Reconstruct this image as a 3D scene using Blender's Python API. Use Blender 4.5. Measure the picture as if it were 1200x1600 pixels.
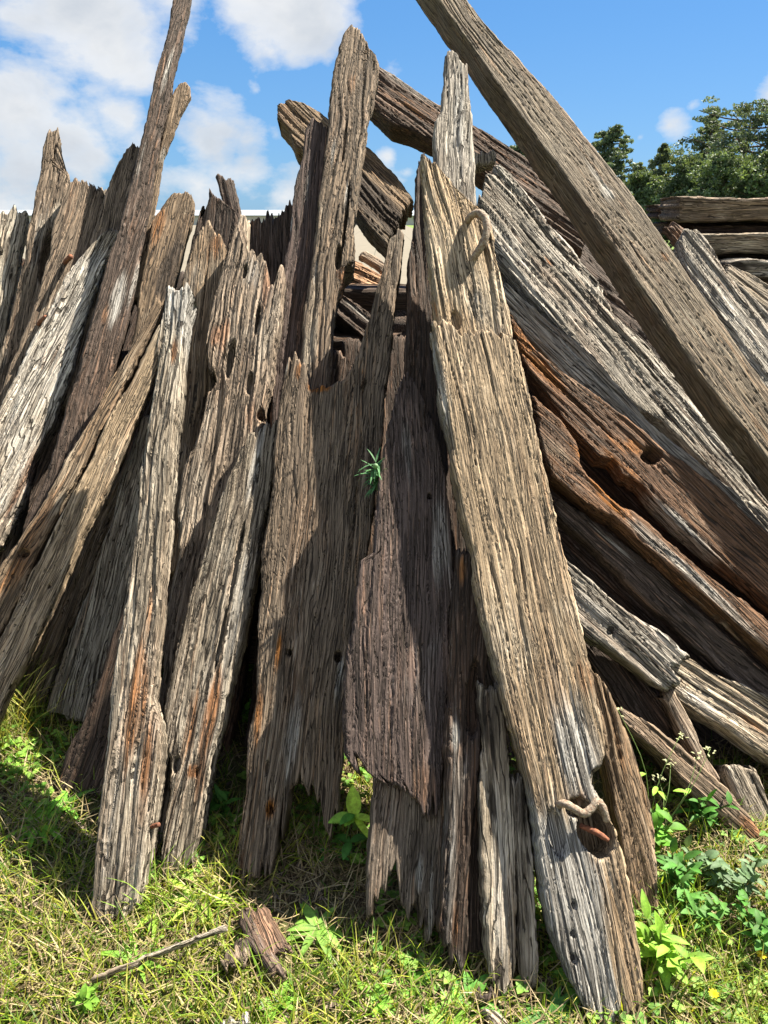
import bpy, math, random
import numpy as np
from mathutils import Vector, Matrix

for o in list(bpy.data.objects):
    bpy.data.objects.remove(o, do_unlink=True)
SC = bpy.context.scene
COL = SC.collection
R_ = math.radians

# ------------------------------------------------------------------ camera
CAM_H = 1.6
PITCH = R_(22.0)
FPX = 1142.0            # focal length in pixels of the 1200 wide photograph
cd = bpy.data.cameras.new('camera')
cd.sensor_fit = 'HORIZONTAL'
cd.sensor_width = 36.0
cd.lens = FPX / 1200 * 36
cd.clip_start = 0.05
cd.clip_end = 3000
cam = bpy.data.objects.new('camera', cd)
cam.location = (0, 0, CAM_H)
cam.rotation_euler = (R_(90) - PITCH, 0, 0)
COL.objects.link(cam)
SC.camera = cam

# ------------------------------------------------------------------ light
SUN = Vector((0.62, 0.42, 1.0)).normalized()
elev = math.asin(SUN.z)
azim = math.atan2(SUN.x, SUN.y)
sd = bpy.data.lights.new('sun', 'SUN')
sd.energy = 5.0
sd.angle = R_(0.55)
sd.color = (1.0, 0.91, 0.76)
sun = bpy.data.objects.new('sun', sd)
sun.rotation_euler = Vector(SUN).to_track_quat('Z', 'Y').to_euler()
sun.location = (3, -2, 6)
COL.objects.link(sun)

SC.view_settings.view_transform = 'Standard'
SC.view_settings.look = 'None'
SC.view_settings.gamma = 1.0
SC.view_settings.exposure = 1.95


def ray(px, py):
    """direction from the camera's place towards a point of the photograph"""
    x = (px - 600) / FPX
    y = (800 - py) / FPX
    c, s = math.cos(PITCH), math.sin(PITCH)
    return np.array([x, c + y * s, -s + y * c])


# ------------------------------------------------------------------ sky
W = bpy.data.worlds.new('World')
SC.world = W
W.use_nodes = True
nt = W.node_tree
nt.nodes.clear()


def N(tree, typ, **kw):
    n = tree.nodes.new(typ)
    for k, v in kw.items():
        setattr(n, k, v)
    return n


def M(tree, op, a, b=None, c=None, clamp=False):
    n = tree.nodes.new('ShaderNodeMath')
    n.operation = op
    n.use_clamp = clamp
    for i, v in enumerate((a, b, c)):
        if v is None:
            continue
        if isinstance(v, (int, float)):
            n.inputs[i].default_value = v
        else:
            tree.links.new(v, n.inputs[i])
    return n.outputs[0]


def VM(tree, op, a, b=None):
    n = tree.nodes.new('ShaderNodeVectorMath')
    n.operation = op
    for i, v in enumerate((a, b)):
        if v is None:
            continue
        if isinstance(v, (tuple, list)):
            n.inputs[i].default_value = v
        else:
            tree.links.new(v, n.inputs[i])
    return n


def MIX(tree, fac, a, b, blend='MIX'):
    n = tree.nodes.new('ShaderNodeMix')
    n.data_type = 'RGBA'
    n.blend_type = blend
    n.clamp_factor = True
    for sock, v in ((n.inputs[0], fac), (n.inputs[6], a), (n.inputs[7], b)):
        if isinstance(v, (int, float)):
            sock.default_value = v
        elif isinstance(v, (tuple, list)):
            sock.default_value = (*v[:3], 1)
        else:
            tree.links.new(v, sock)
    return n.outputs[2]


def RAMP(tree, fac, stops):
    n = tree.nodes.new('ShaderNodeValToRGB')
    cr = n.color_ramp
    while len(cr.elements) < len(stops):
        cr.elements.new(0.5)
    for e, (p, c) in zip(cr.elements, stops):
        e.position = p
        e.color = (c, c, c, 1) if isinstance(c, (int, float)) else (*c, 1)
    tree.links.new(fac, n.inputs[0])
    return n.outputs[0]


def NOISE(tree, vec, scale, detail=4, rough=0.55, dist=0.0):
    n = tree.nodes.new('ShaderNodeTexNoise')
    n.inputs['Scale'].default_value = scale
    n.inputs['Detail'].default_value = detail
    n.inputs['Roughness'].default_value = rough
    n.inputs['Distortion'].default_value = dist
    tree.links.new(vec, n.inputs['Vector'])
    return n.outputs['Fac']


sky = N(nt, 'ShaderNodeTexSky', sky_type='NISHITA')
sky.sun_disc = False
sky.sun_elevation = elev
sky.sun_rotation = azim
sky.altitude = 10
sky.air_density = 1.0
sky.dust_density = 0.3
sky.ozone_density = 2.2
tc = N(nt, 'ShaderNodeTexCoord')
D = tc.outputs['Generated']
skyc = VM(nt, 'MULTIPLY', sky.outputs[0], (0.050, 0.064, 0.098)).outputs[0]
sepz = N(nt, 'ShaderNodeSeparateXYZ')
nt.links.new(D, sepz.inputs[0])
deep = RAMP(nt, sepz.outputs['Z'], [(0.0, (.085, .185, .300)), (0.2, (.050, .150, .300)), (0.45, (.026, .112, .285)), (1.0, (.018, .07, .20))])
skyc = MIX(nt, .75, skyc, deep)
skyc = VM(nt, 'MULTIPLY', skyc, (.575, .60, .585)).outputs[0]
# cloud banks at their own bearings and heights in the sky
blobs = [(30, -30, .12, .9), (120, -20, .15, 1.1), (170, 40, .12, 1.0), (250, -60, .12, .9), (60, 30, .10, .8), (250, 20, .07, .6),
         (430, -60, .15, 1.0), (480, 20, .11, 1.0), (420, 80, .07, .6), (530, -20, .08, .8),
         (-60, 180, .14, 1.0), (30, 170, .11, 1.0), (90, 210, .09, .85), (40, 260, .12, .9), (130, 270, .1, .75), (-40, 290, .2, .8),
         (200, 190, .06, .8), (230, 230, .09, .8), (330, 230, .11, .95), (390, 250, .10, .85), (310, 290, .13, .8),
         (430, 210, .06, .6), (450, 290, .10, .75), (610, 105, .05, .75), (605, 245, .04, .75), (635, 270, .05, .6),
         (640, 300, .06, .5), (1045, 195, .045, .8), (1000, 215, .04, .6), (1080, 165, .03, .5), (945, 190, .03, .5),
         (1210, 150, .05, .6), (960, 240, .05, .45), (400, 140, .03, .5)]
acc = None
for (px, py, r, st) in blobs:
    d = ray(px, py)
    d = d / np.linalg.norm(d)
    dd = VM(nt, 'DISTANCE', D, tuple(float(v) for v in d)).outputs['Value']
    v = M(nt, 'MULTIPLY', M(nt, 'SUBTRACT', 1.0, M(nt, 'DIVIDE', dd, r), clamp=True), st)
    acc = v if acc is None else M(nt, 'MAXIMUM', acc, v)
# unseen clouds behind the camera, added to raise the ambient light
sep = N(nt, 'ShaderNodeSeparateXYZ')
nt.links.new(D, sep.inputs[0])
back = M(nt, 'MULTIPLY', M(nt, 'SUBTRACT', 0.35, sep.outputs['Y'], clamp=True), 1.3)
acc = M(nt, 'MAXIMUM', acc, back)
stretch = VM(nt, 'MULTIPLY', D, (1.0, 1.0, 1.7)).outputs[0]
n1 = NOISE(nt, stretch, 5.5, 9, .56, .25)
n2 = NOISE(nt, stretch, 16.0, 6, .6, .1)
nn = M(nt, 'ADD', M(nt, 'MULTIPLY', n1, 1.9), M(nt, 'MULTIPLY', n2, .7))
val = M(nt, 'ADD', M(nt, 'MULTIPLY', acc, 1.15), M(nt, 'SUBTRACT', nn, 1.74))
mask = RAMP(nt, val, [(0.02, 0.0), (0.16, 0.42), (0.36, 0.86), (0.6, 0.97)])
off = VM(nt, 'ADD', stretch, (0.0, 0.0, -0.05)).outputs[0]
n3 = NOISE(nt, off, 7.0, 5, .55, .3)
shade = M(nt, 'ADD', M(nt, 'MULTIPLY', val, 0.35), n3)
ccol = MIX(nt, RAMP(nt, shade, [(0.55, 0.0), (0.95, 1.0)]), (0.232, 0.235, 0.238), (0.145, 0.160, 0.180))
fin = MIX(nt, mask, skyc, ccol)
bg = N(nt, 'ShaderNodeBackground')
bg.inputs['Strength'].default_value = 1.0
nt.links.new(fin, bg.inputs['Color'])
out = N(nt, 'ShaderNodeOutputWorld')
nt.links.new(bg.outputs[0], out.inputs['Surface'])

# ------------------------------------------------------------------ numpy noise
_rng = np.random.RandomState(7)
_P = _rng.permutation(256)
_P = np.concatenate([_P, _P])
_V = _rng.rand(256)


def vn(x, y, seed=0):
    x = np.asarray(x, float) + seed * 17.31
    y = np.asarray(y, float) + seed * 5.77
    x, y = np.broadcast_arrays(x, y)
    xi = np.floor(x).astype(int)
    yi = np.floor(y).astype(int)
    fx = x - xi
    fy = y - yi
    fx = fx * fx * (3 - 2 * fx)
    fy = fy * fy * (3 - 2 * fy)

    def h(a, b):
        return _V[_P[(_P[a & 255] + b) & 255]]
    a = h(xi, yi) * (1 - fx) + h(xi + 1, yi) * fx
    b = h(xi, yi + 1) * (1 - fx) + h(xi + 1, yi + 1) * fx
    return a * (1 - fy) + b * fy


def fbm(x, y, seed=0, o=3):
    s = 0
    a = .5
    t = 0
    for k in range(o):
        s = s + a * vn(x * 2 ** k, y * 2 ** k, seed + k * 3)
        t += a
        a *= .5
    return s / t


def smooth(x, a, b):
    t = np.clip((x - a) / (b - a), 0, 1)
    return t * t * (3 - 2 * t)


# ------------------------------------------------------------------ tagging
def tag(o, label=None, cat=None, group=None, kind=None):
    if label:
        o['label'] = label
    if cat:
        o['category'] = cat
    if group:
        o['group'] = group
    if kind:
        o['kind'] = kind
    return o


def mesh_np(name, V, quads=None, ngons=None, tris=None, mat=None, smooth_f=True, parent=None):
    me = bpy.data.meshes.new(name)
    loops = []
    starts = []
    tot = []
    n = 0
    for arr in (quads, tris):
        if arr is not None and len(arr):
            arr = np.asarray(arr, dtype=np.int32)
            k = arr.shape[1]
            loops.append(arr.ravel())
            starts.append(np.arange(len(arr), dtype=np.int32) * k + n)
            tot.append(np.full(len(arr), k, dtype=np.int32))
            n += arr.size
    if ngons:
        for g in ngons:
            loops.append(np.asarray(g, dtype=np.int32))
            starts.append(np.array([n], dtype=np.int32))
            tot.append(np.array([len(g)], dtype=np.int32))
            n += len(g)
    loops = np.concatenate(loops)
    starts = np.concatenate(starts)
    tot = np.concatenate(tot)
    V = np.asarray(V, dtype=np.float32)
    me.vertices.add(len(V))
    me.vertices.foreach_set('co', V.ravel())
    me.loops.add(len(loops))
    me.loops.foreach_set('vertex_index', loops)
    me.polygons.add(len(starts))
    me.polygons.foreach_set('loop_start', starts)
    me.polygons.foreach_set('loop_total', tot)
    me.polygons.foreach_set('use_smooth', np.full(len(starts), smooth_f))
    me.update(calc_edges=True)
    me.validate()
    if mat:
        me.materials.append(mat)
    o = bpy.data.objects.new(name, me)
    COL.objects.link(o)
    if parent:
        o.parent = parent
    return o


def set_col(o, name, rgba):
    a = o.data.color_attributes.new(name, 'FLOAT_COLOR', 'POINT')
    a.data.foreach_set('color', np.asarray(rgba, dtype=np.float32).ravel())


# ------------------------------------------------------------------ wood material
_wm = {}


def wood(kind):
    if kind in _wm:
        return _wm[kind]
    # dark fibre, main fibre, weathered fibre, blotch amount of weathered, bump
    K = {
        'umber': ((.108, .083, .065), (.315, .255, .198), (.48, .42, .345), .40, .9),
        'tan': ((.24, .175, .11), (.58, .455, .315), (.70, .61, .48), .45, 1.0),
        'brown': ((.118, .083, .056), (.345, .255, .172), (.53, .455, .355), .40, 1.0),
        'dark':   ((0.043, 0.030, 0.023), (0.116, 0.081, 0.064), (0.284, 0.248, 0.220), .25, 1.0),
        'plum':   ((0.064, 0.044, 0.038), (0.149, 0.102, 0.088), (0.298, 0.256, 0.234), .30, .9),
        'grey': ((0.142, 0.116, 0.088), (0.440, 0.372, 0.284), (0.667, 0.596, 0.490), .55, 1.2),
        'silver': ((.15, .135, .115), (.37, .34, .29), (.56, .53, .475), .55, 1.3),
        'rust':   ((0.078, 0.047, 0.031), (0.234, 0.139, 0.088), (0.454, 0.369, 0.284), .35, 1.1),
        'beam': ((.092, .075, .058), (.262, .218, .162), (.36, .32, .255), .40, .8),
        'chalk': ((.27, .205, .135), (.58, .48, .345), (.76, .70, .60), .58, 1.3),
        'raw':    ((0.398, 0.185, 0.085), (0.720, 0.412, 0.213), (0.720, 0.639, 0.398), .4, .8),
    }[kind]
    m = bpy.data.materials.new('wood_' + kind)
    m.use_nodes = True
    t = m.node_tree
    t.nodes.clear()
    tc = N(t, 'ShaderNodeTexCoord')
    oi = N(t, 'ShaderNodeObjectInfo')
    rnd = M(t, 'MULTIPLY', oi.outputs['Random'], 53.0)
    cx = N(t, 'ShaderNodeCombineXYZ')
    t.links.new(rnd, cx.inputs[0])
    t.links.new(rnd, cx.inputs[1])
    P = VM(t, 'ADD', tc.outputs['Object'], cx.outputs[0]).outputs[0]
    # wavy fibre: bend coordinates across the grain
    wn = N(t, 'ShaderNodeTexNoise')
    wn.inputs['Scale'].default_value = 1.0
    wn.inputs['Detail'].default_value = 3
    t.links.new(VM(t, 'MULTIPLY', P, (7, 2.2, 7)).outputs[0], wn.inputs['Vector'])
    wv = VM(t, 'MULTIPLY', VM(t, 'SUBTRACT', wn.outputs['Color'], (.5, .5, .5)).outputs[0], (.045, 0, .045)).outputs[0]
    Q = VM(t, 'ADD', P, wv).outputs[0]
    f1 = NOISE(t, VM(t, 'MULTIPLY', Q, (150, 2.6, 150)).outputs[0], 1, 5, .65)
    f2 = NOISE(t, VM(t, 'MULTIPLY', Q, (52, .9, 52)).outputs[0], 1, 4, .6)
    f3 = NOISE(t, VM(t, 'MULTIPLY', Q, (95, 3.4, 95)).outputs[0], 1, 3, .5)
    bl = NOISE(t, VM(t, 'MULTIPLY', P, (6, 2.0, 6)).outputs[0], 1, 6, .62, .4)
    bl2 = NOISE(t, VM(t, 'MULTIPLY', P, (9, 1.3, 9)).outputs[0], 1.3, 5, .6, .3)
    speck = NOISE(t, P, 160, 3, .6)
    # narrow drying checks
    chk = M(t, 'ABSOLUTE', M(t, 'SUBTRACT', f3, .5))
    chk = RAMP(t, chk, [(0.0, 1.0), (0.035, 0.8), (0.075, 0.0)])
    gate = RAMP(t, f2, [(0.44, 0.0), (0.56, 1.0)])
    chk = M(t, 'MULTIPLY', chk, M(t, 'ADD', M(t, 'MULTIPLY', gate, .55), .45))
    fib = RAMP(t, M(t, 'ADD', M(t, 'MULTIPLY', f1, .6), M(t, 'MULTIPLY', f2, .4)), [(0.33, 0.0), (0.62, 1.0)])
    c = MIX(t, fib, K[0], K[1])
    wm = RAMP(t, M(t, 'ADD', M(t, 'MULTIPLY', bl, .75), M(t, 'MULTIPLY', f1, .25)),
              [(max(.02, .74 - K[3] * .5), 0.0), (.86 - K[3] * .5, 1.0)])
    wcol = MIX(t, f1, tuple(v * .62 for v in K[2]), tuple(v * 1.18 for v in K[2]))
    c = MIX(t, M(t, 'MULTIPLY', wm, .85), c, wcol)
    # warm and cool drift along the grain
    c = MIX(t, M(t, 'MULTIPLY', RAMP(t, bl2, [(.52, 0.0), (.68, 1.0)]), .45), c, MIX(t, .55, c, (.26, .115, .045)))
    c = MIX(t, M(t, 'MULTIPLY', RAMP(t, speck, [(.60, 0.0), (.72, 1.0)]), .35), c, MIX(t, .5, c, (.5, .45, .38)))
    # stains stored on the mesh, some dark ones painting shade
    at = N(t, 'ShaderNodeAttribute', attribute_name='stain')
    sx = N(t, 'ShaderNodeSeparateColor')
    t.links.new(at.outputs['Color'], sx.inputs[0])
    fo = RAMP(t, M(t, 'ADD', M(t, 'MULTIPLY', sx.outputs[0], .78), M(t, 'MULTIPLY', M(t, 'SUBTRACT', M(t, 'ADD', M(t, 'MULTIPLY', f1, .5), M(t, 'MULTIPLY', f2, .5)), .5), 1.9)), [(.08, 0.0), (.50, 1.0)])
    c = MIX(t, fo, c, MIX(t, f1, (.14, .060, .028), (.52, .255, .11)))
    fp = RAMP(t, M(t, 'ADD', M(t, 'MULTIPLY', sx.outputs[1], .78), M(t, 'MULTIPLY', M(t, 'SUBTRACT', M(t, 'ADD', M(t, 'MULTIPLY', f1, .5), M(t, 'MULTIPLY', bl2, .5)), .5), 1.7)), [(.10, 0.0), (.58, 1.0)])
    c = MIX(t, fp, c, MIX(t, f1, (.26, .24, .21), (.60, .585, .55)))
    fd = RAMP(t, M(t, 'ADD', M(t, 'MULTIPLY', sx.outputs[2], .8), M(t, 'MULTIPLY', M(t, 'SUBTRACT', bl, .5), 1.0)), [(.22, 0.0), (.6, 1.0)])
    c = MIX(t, M(t, 'MULTIPLY', fd, .85), c, MIX(t, f1, (.018, .014, .012), (.06, .045, .036)))
    c = MIX(t, M(t, 'MULTIPLY', chk, .85), c, MIX(t, .85, c, (.015, .011, .008)))
    hr = NOISE(t, VM(t, 'MULTIPLY', Q, (200, 4.5, 200)).outputs[0], 1, 2, .5)
    hr = RAMP(t, M(t, 'ABSOLUTE', M(t, 'SUBTRACT', hr, .5)), [(0.0, 1.0), (0.05, 0.5), (0.09, 0.0)])
    c = MIX(t, M(t, 'MULTIPLY', hr, .42), c, MIX(t, .8, c, (.02, .014, .01)))
    hv = N(t, 'ShaderNodeHueSaturation')
    hv.inputs['Value'].default_value = 1.0
    t.links.new(M(t, 'ADD', .80, M(t, 'MULTIPLY', oi.outputs['Random'], .34)), hv.inputs['Value'])
    sat_ = M(t, 'ADD', .78, M(t, 'MULTIPLY', M(t, 'FRACT', M(t, 'MULTIPLY', oi.outputs['Random'], 7.3)), .40))
    t.links.new(sat_, hv.inputs['Saturation'])
    t.links.new(c, hv.inputs['Color'])
    # long drying cracks that follow the growth rings
    RF, CW = {'tan': (125.0, .20), 'umber': (110.0, .22), 'beam': (120.0, .17), 'brown': (100.0, .24), 'plum': (115.0, .22)}.get(kind, (82.0, .26))
    sq = N(t, 'ShaderNodeSeparateXYZ')
    t.links.new(P, sq.inputs[0])
    w1 = NOISE(t, VM(t, 'MULTIPLY', P, (7, 1.1, 7)).outputs[0], 1, 3, .5)
    w2 = NOISE(t, VM(t, 'MULTIPLY', P, (30, 7, 30)).outputs[0], 1, 2, .5)
    ph = M(t, 'ADD', M(t, 'MULTIPLY', M(t, 'ADD', sq.outputs[0], M(t, 'MULTIPLY', sq.outputs[2], .8)), RF), M(t, 'ADD', M(t, 'MULTIPLY', w1, 14.0), M(t, 'MULTIPLY', w2, 1.6)))
    tri = M(t, 'ABSOLUTE', M(t, 'SUBTRACT', M(t, 'FRACT', ph), .5))
    ga = NOISE(t, VM(t, 'MULTIPLY', Q, (60, 4.5, 60)).outputs[0], 1, 3, .6)
    wd_ = M(t, 'MULTIPLY', RAMP(t, ga, [(.40, 0.0), (.64, 1.0)]), CW)
    ln_ = M(t, 'SUBTRACT', 1.0, M(t, 'DIVIDE', tri, M(t, 'ADD', wd_, .0001)), clamp=True)
    ln_ = M(t, 'MULTIPLY', ln_, 1.8, clamp=True)
    crkc = MIX(t, M(t, 'MULTIPLY', ln_, .88), hv.outputs[0], (.018, .013, .009))
    hgt = M(t, 'ADD', M(t, 'MULTIPLY', f1, .45), M(t, 'ADD', M(t, 'MULTIPLY', f2, .8), M(t, 'MULTIPLY', chk, -.55)))
    hgt = M(t, 'ADD', hgt, M(t, 'ADD', M(t, 'MULTIPLY', speck, .12), M(t, 'MULTIPLY', ln_, -.75)))
    bp = N(t, 'ShaderNodeBump')
    bp.inputs['Strength'].default_value = .95
    bp.inputs['Distance'].default_value = .0075 * K[4]
    t.links.new(hgt, bp.inputs['Height'])
    bs = N(t, 'ShaderNodeBsdfPrincipled')
    bs.inputs['Roughness'].default_value = .82
    bs.inputs['Specular IOR Level'].default_value = .25
    t.links.new(crkc, bs.inputs['Base Color'])
    t.links.new(bp.outputs[0], bs.inputs['Normal'])
    o = N(t, 'ShaderNodeOutputMaterial')
    t.links.new(bs.outputs[0], o.inputs['Surface'])
    _wm[kind] = m
    return m


def simple_mat(name, col, rough=.7, metal=0.0, nscale=60, namt=.35, bump=.002, col2=None):
    m = bpy.data.materials.new(name)
    m.use_nodes = True
    t = m.node_tree
    bs = t.nodes['Principled BSDF']
    tc = N(t, 'ShaderNodeTexCoord')
    n = NOISE(t, tc.outputs['Object'], nscale, 6, .65)
    c2 = col2 or tuple(v * (1 - namt) for v in col)
    t.links.new(MIX(t, RAMP(t, n, [(.35, 0.0), (.65, 1.0)]), c2, col), bs.inputs['Base Color'])
    bs.inputs['Roughness'].default_value = rough
    bs.inputs['Metallic'].default_value = metal
    bp = N(t, 'ShaderNodeBump')
    bp.inputs['Distance'].default_value = bump
    t.links.new(n, bp.inputs['Height'])
    t.links.new(bp.outputs[0], bs.inputs['Normal'])
    return m


# ------------------------------------------------------------------ sleepers
PLANES = {}
GROUP = 'old weathered railway sleepers thrown on the pile'
_seed = [3]


def board(label, kind, Y0, L, R, T=(), B=(), m=1.15, q=0.0, th=.11, Yc=None, ext=False, ds=.0045, dt=.010,
          holes=(), stain=(), rough=1.0, spt=.018, spb=.012, name='timber_sleeper', cat='sleeper', group=GROUP,
          wane=.0045, edge=1.0, bow=0.0):
    """one sleeper: outline of its face, the plane it leans in, a real thickness"""
    _seed[0] += 1
    sd_ = _seed[0]
    C = np.array([0, 0, CAM_H])
    if Yc is not None:
        n = np.array([-q, -1.0, 0.0])
        p0 = np.array([0, Yc, 0.0])
    else:
        n = np.array([-q, -m, 1.0])
        p0 = np.array([0, Y0, 0.0])
    n = n / np.linalg.norm(n)

    def up(p):
        d = ray(*p)
        k = np.dot(p0 - C, n) / np.dot(d, n)
        return C + d * k
    L3 = [up(p) for p in L]
    R3 = [up(p) for p in R]
    b0 = (L3[0] + R3[0]) / 2
    t0 = (L3[-1] + R3[-1]) / 2
    ta = t0 - b0
    ta /= np.linalg.norm(ta)
    if ext:
        # carry the hidden lower end on to the ground
        k = max(0.0, b0[2] / max(ta[2], .05) - .02)
        k = min(k, 2.6)
        L3 = [L3[0] - ta * k] + L3
        R3 = [R3[0] - ta * k] + R3
        b0 = b0 - ta * k
        B = ()
    sa = np.cross(ta, n)

    def loc(P):
        return np.array([np.dot(P - b0, sa), np.dot(P - b0, ta)])
    L2 = np.array(sorted([loc(P) for P in L3], key=lambda a: a[1]))
    R2 = np.array(sorted([loc(P) for P in R3], key=lambda a: a[1]))
    fl = lambda t: np.interp(t, L2[:, 1], L2[:, 0])
    fr = lambda t: np.maximum(np.interp(t, R2[:, 1], R2[:, 0]), fl(t) + .006)

    def endprof(P3):
        a = []
        for p in P3:
            s, t = p
            v = (s - fl(t)) / (fr(t) - fl(t))
            a.append((min(max(v, 0), 1), t))
        a.sort()
        return np.array(a)
    Tp = endprof([loc(up(p)) for p in T] + ([] if len(T) > 1 else [loc(L3[-1]), loc(R3[-1])]))
    Bp = endprof([loc(up(p)) for p in B] + ([] if len(B) > 1 else [loc(L3[0]), loc(R3[0])]))
    wid = float(np.median([fr(t) - fl(t) for t in np.linspace(L2[0, 1], L2[-1, 1], 20)]))
    length = float(Tp[:, 1].max() - Bp[:, 1].min())
    nv = max(10, int(wid / ds))
    nu = max(20, int(length / dt))
    v = np.linspace(0, 1, nv)
    v = .5 - .5 * np.cos(v * math.pi) * (1 - .0) if nv < 0 else v
    u = np.linspace(0, 1, nu)
    tt = np.interp(v, Tp[:, 0], Tp[:, 1]) - spt * 1.6 * (vn(v * wid * 150, 0, sd_) ** 2) - spt * .8 * vn(v * wid * 45, 3, sd_)
    tb = np.interp(v, Bp[:, 0], Bp[:, 1]) + spb * 1.6 * (vn(v * wid * 150, 9, sd_) ** 2) + spb * .8 * vn(v * wid * 45, 13, sd_)
    U, V = np.meshgrid(u, v, indexing='ij')
    Tt = tb[None, :] * (1 - U) + tt[None, :] * U

    def edges(t):
        lo = fl(t) + edge * ((vn(t * 9, 1, sd_) - .5) * .012 + (vn(t * 45, 2, sd_) - .5) * .005 + (vn(t * 120, 2, sd_) - .5) * .003)
        hi = fr(t) + edge * ((vn(t * 9, 5, sd_) - .5) * .012 + (vn(t * 45, 6, sd_) - .5) * .005 + (vn(t * 120, 4, sd_) - .5) * .003)
        return lo, np.maximum(hi, lo + .005)
    lo, hi = edges(Tt)
    S = lo + (hi - lo) * V
    # relief
    warp = (fbm(Tt * 2.2, S * 3, sd_ + 40, 3) - .5) * .07
    Sg = S + warp
    rel = (fbm(Sg * 130, Tt * 2.2, sd_ + 11, 2) - .5) * .0062 + (fbm(Sg * 38, Tt * 1.2, sd_ + 13, 2) - .5) * .0050 * max(0, rough - .45)
    fur = np.abs(fbm(Sg * 26, Tt * .7, sd_ + 21, 2) - .5)
    rel *= .22 + .78 * rough
    rel -= max(0, rough - .3) * (1 - smooth(fur, 0, .05)) * .0065 * smooth(fbm(S * 12, Tt * .9, sd_ + 23, 2), .42, .58)
    fine = np.abs(fbm(Sg * 62, Tt * 1.0, sd_ + 25, 2) - .5)
    rel -= (1 - smooth(fine, 0, .045)) * .0045
    hair = np.abs(fbm(Sg * 115, Tt * 1.1, sd_ + 27, 2) - .5)
    rel -= (1 - smooth(hair, 0, .05)) * .0026
    scl = min(1.0, wid / .12)
    big = (fbm(S * 7, Tt * 1.3, sd_ + 31, 2) - .5) * .014 * scl
    Z = rel + big * rough
    dl = (S - lo)
    dr = (hi - S)
    de = np.minimum(dl, dr)
    Z -= wane * (1 - np.clip(de / (wane * 1.8), 0, 1)) ** 2
    dend = np.minimum(Tt - tb[None, :], tt[None, :] - Tt)
    Z -= .007 * (1 - np.clip(dend / .012, 0, 1)) ** 2
    if bow:
        Z += bow * (4 * U * (1 - U))
    st = np.zeros((nu, nv, 4))
    st[..., 3] = 1

    for (px, py, rx, ry, dep) in holes:
        c = loc(up((px, py)))
        e = ((S - c[0]) / rx) ** 2 + ((Tt - c[1]) / ry) ** 2
        e = e + (fbm(S * 45, Tt * 30, sd_ + 61, 2) - .5) * .7
        k = 1 - smooth(e, .65, 1.15)
        Z -= dep * k
    for (kd, px, py, rx, ry, amt) in stain:
        c = loc(up((px, py)))
        e = np.sqrt(((S - c[0]) / rx / 1.15) ** 2 + ((Tt - c[1]) / ry / 1.15) ** 2) + (fbm(S * 26, Tt * 4, sd_ + 71, 4) - .5) * 1.1
        k = (1 - smooth(e, .15, 1.15)) * amt
        ch = {'o': 0, 'p': 1, 'd': 2}[kd]
        st[..., ch] = np.maximum(st[..., ch], k)
    # ring: front, right side, back, left side
    ns = max(5, int(th / .011))
    zs = np.linspace(0, 1, ns + 2)[1:-1]
    tR = Tt[:, -1:] + 0 * zs[None, :]
    tL = Tt[:, :1] + 0 * zs[None, :]
    zz = -th * zs[None, :]
    sideR = (fbm(zz * 90 + 5, tR * 2.2, sd_ + 81, 3) - .5) * .009 * rough - (1 - smooth(np.abs(fbm(zz * 24, tR * 1.3, sd_ + 83, 2) - .5), 0, .05)) * .009
    sideL = (fbm(zz * 90 + 9, tL * 2.2, sd_ + 91, 3) - .5) * .009 * rough - (1 - smooth(np.abs(fbm(zz * 24, tL * 1.3, sd_ + 93, 2) - .5), 0, .05)) * .009
    under = .05 * th * zs[None, :] ** 2
    sR = hi[:, -1:] + sideR - under + .002
    sL = lo[:, :1] - sideL + under - .002
    zf_r = Z[:, -1:] * (1 - zs[None, :])
    zf_l = Z[:, :1] * (1 - zs[None, :])
    bt = (fbm(v * wid * 60, 31, sd_ + 5, 2) - .5) * .05
    Tb_ = Tt + (bt[None, :] * (2 * U - 1)) * .6
    Zb = -th + (fbm(S * 30, Tt * 2, sd_ + 45, 2) - .5) * .012
    Sb = S * .96 + (lo + hi) * .02
    ring_s = np.concatenate([S, sR, Sb[:, ::-1], sL[:, ::-1]], axis=1)
    ring_t = np.concatenate([Tt, tR, Tb_[:, ::-1], tL[:, ::-1]], axis=1)
    ring_z = np.concatenate([Z, zz + zf_r, Zb[:, ::-1], (zz + zf_l)[:, ::-1]], axis=1)
    rs = np.zeros((nu, ring_s.shape[1], 4))
    rs[..., 3] = 1
    rs[:, :nv] = st
    rs[:, nv:nv + ns] = st[:, -1:, :]
    rs[:, nv + ns:nv + ns + nv] = st[:, ::-1]
    rs[:, nv + ns + nv:] = st[:, :1, :]
    nr = ring_s.shape[1]
    Vv = np.stack([ring_s, ring_t, ring_z], -1).reshape(-1, 3)
    i = np.arange(nu - 1)[:, None] * nr
    j = np.arange(nr)[None, :]
    jn = (j + 1) % nr
    quads = np.stack([i + j, i + jn, i + nr + jn, i + nr + j], -1).reshape(-1, 4)
    # end caps
    cap = []
    for base, flip in ((0, True), ((nu - 1) * nr, False)):
        f = base + np.arange(nv)
        bk = base + nv + ns + nv - 1 - np.arange(nv)
        qd = np.stack([f[:-1], f[1:], bk[1:], bk[:-1]], -1)
        if flip:
            qd = qd[:, ::-1]
        cap.append(qd)
    quads = np.concatenate([quads] + cap)
    ng = []
    for base, flip in ((0, True), ((nu - 1) * nr, False)):
        g = [base + nv - 1] + [base + nv + k for k in range(ns)] + [base + nv + ns]
        h = [base + 2 * nv + ns - 1] + [base + 2 * nv + ns + k for k in range(ns)] + [base]
        ng += [g[::-1] if flip else g, h[::-1] if flip else h]
    o = mesh_np(name, Vv, quads, ng, mat=wood(kind))
    set_col(o, 'stain', rs.reshape(-1, 4))
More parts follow.
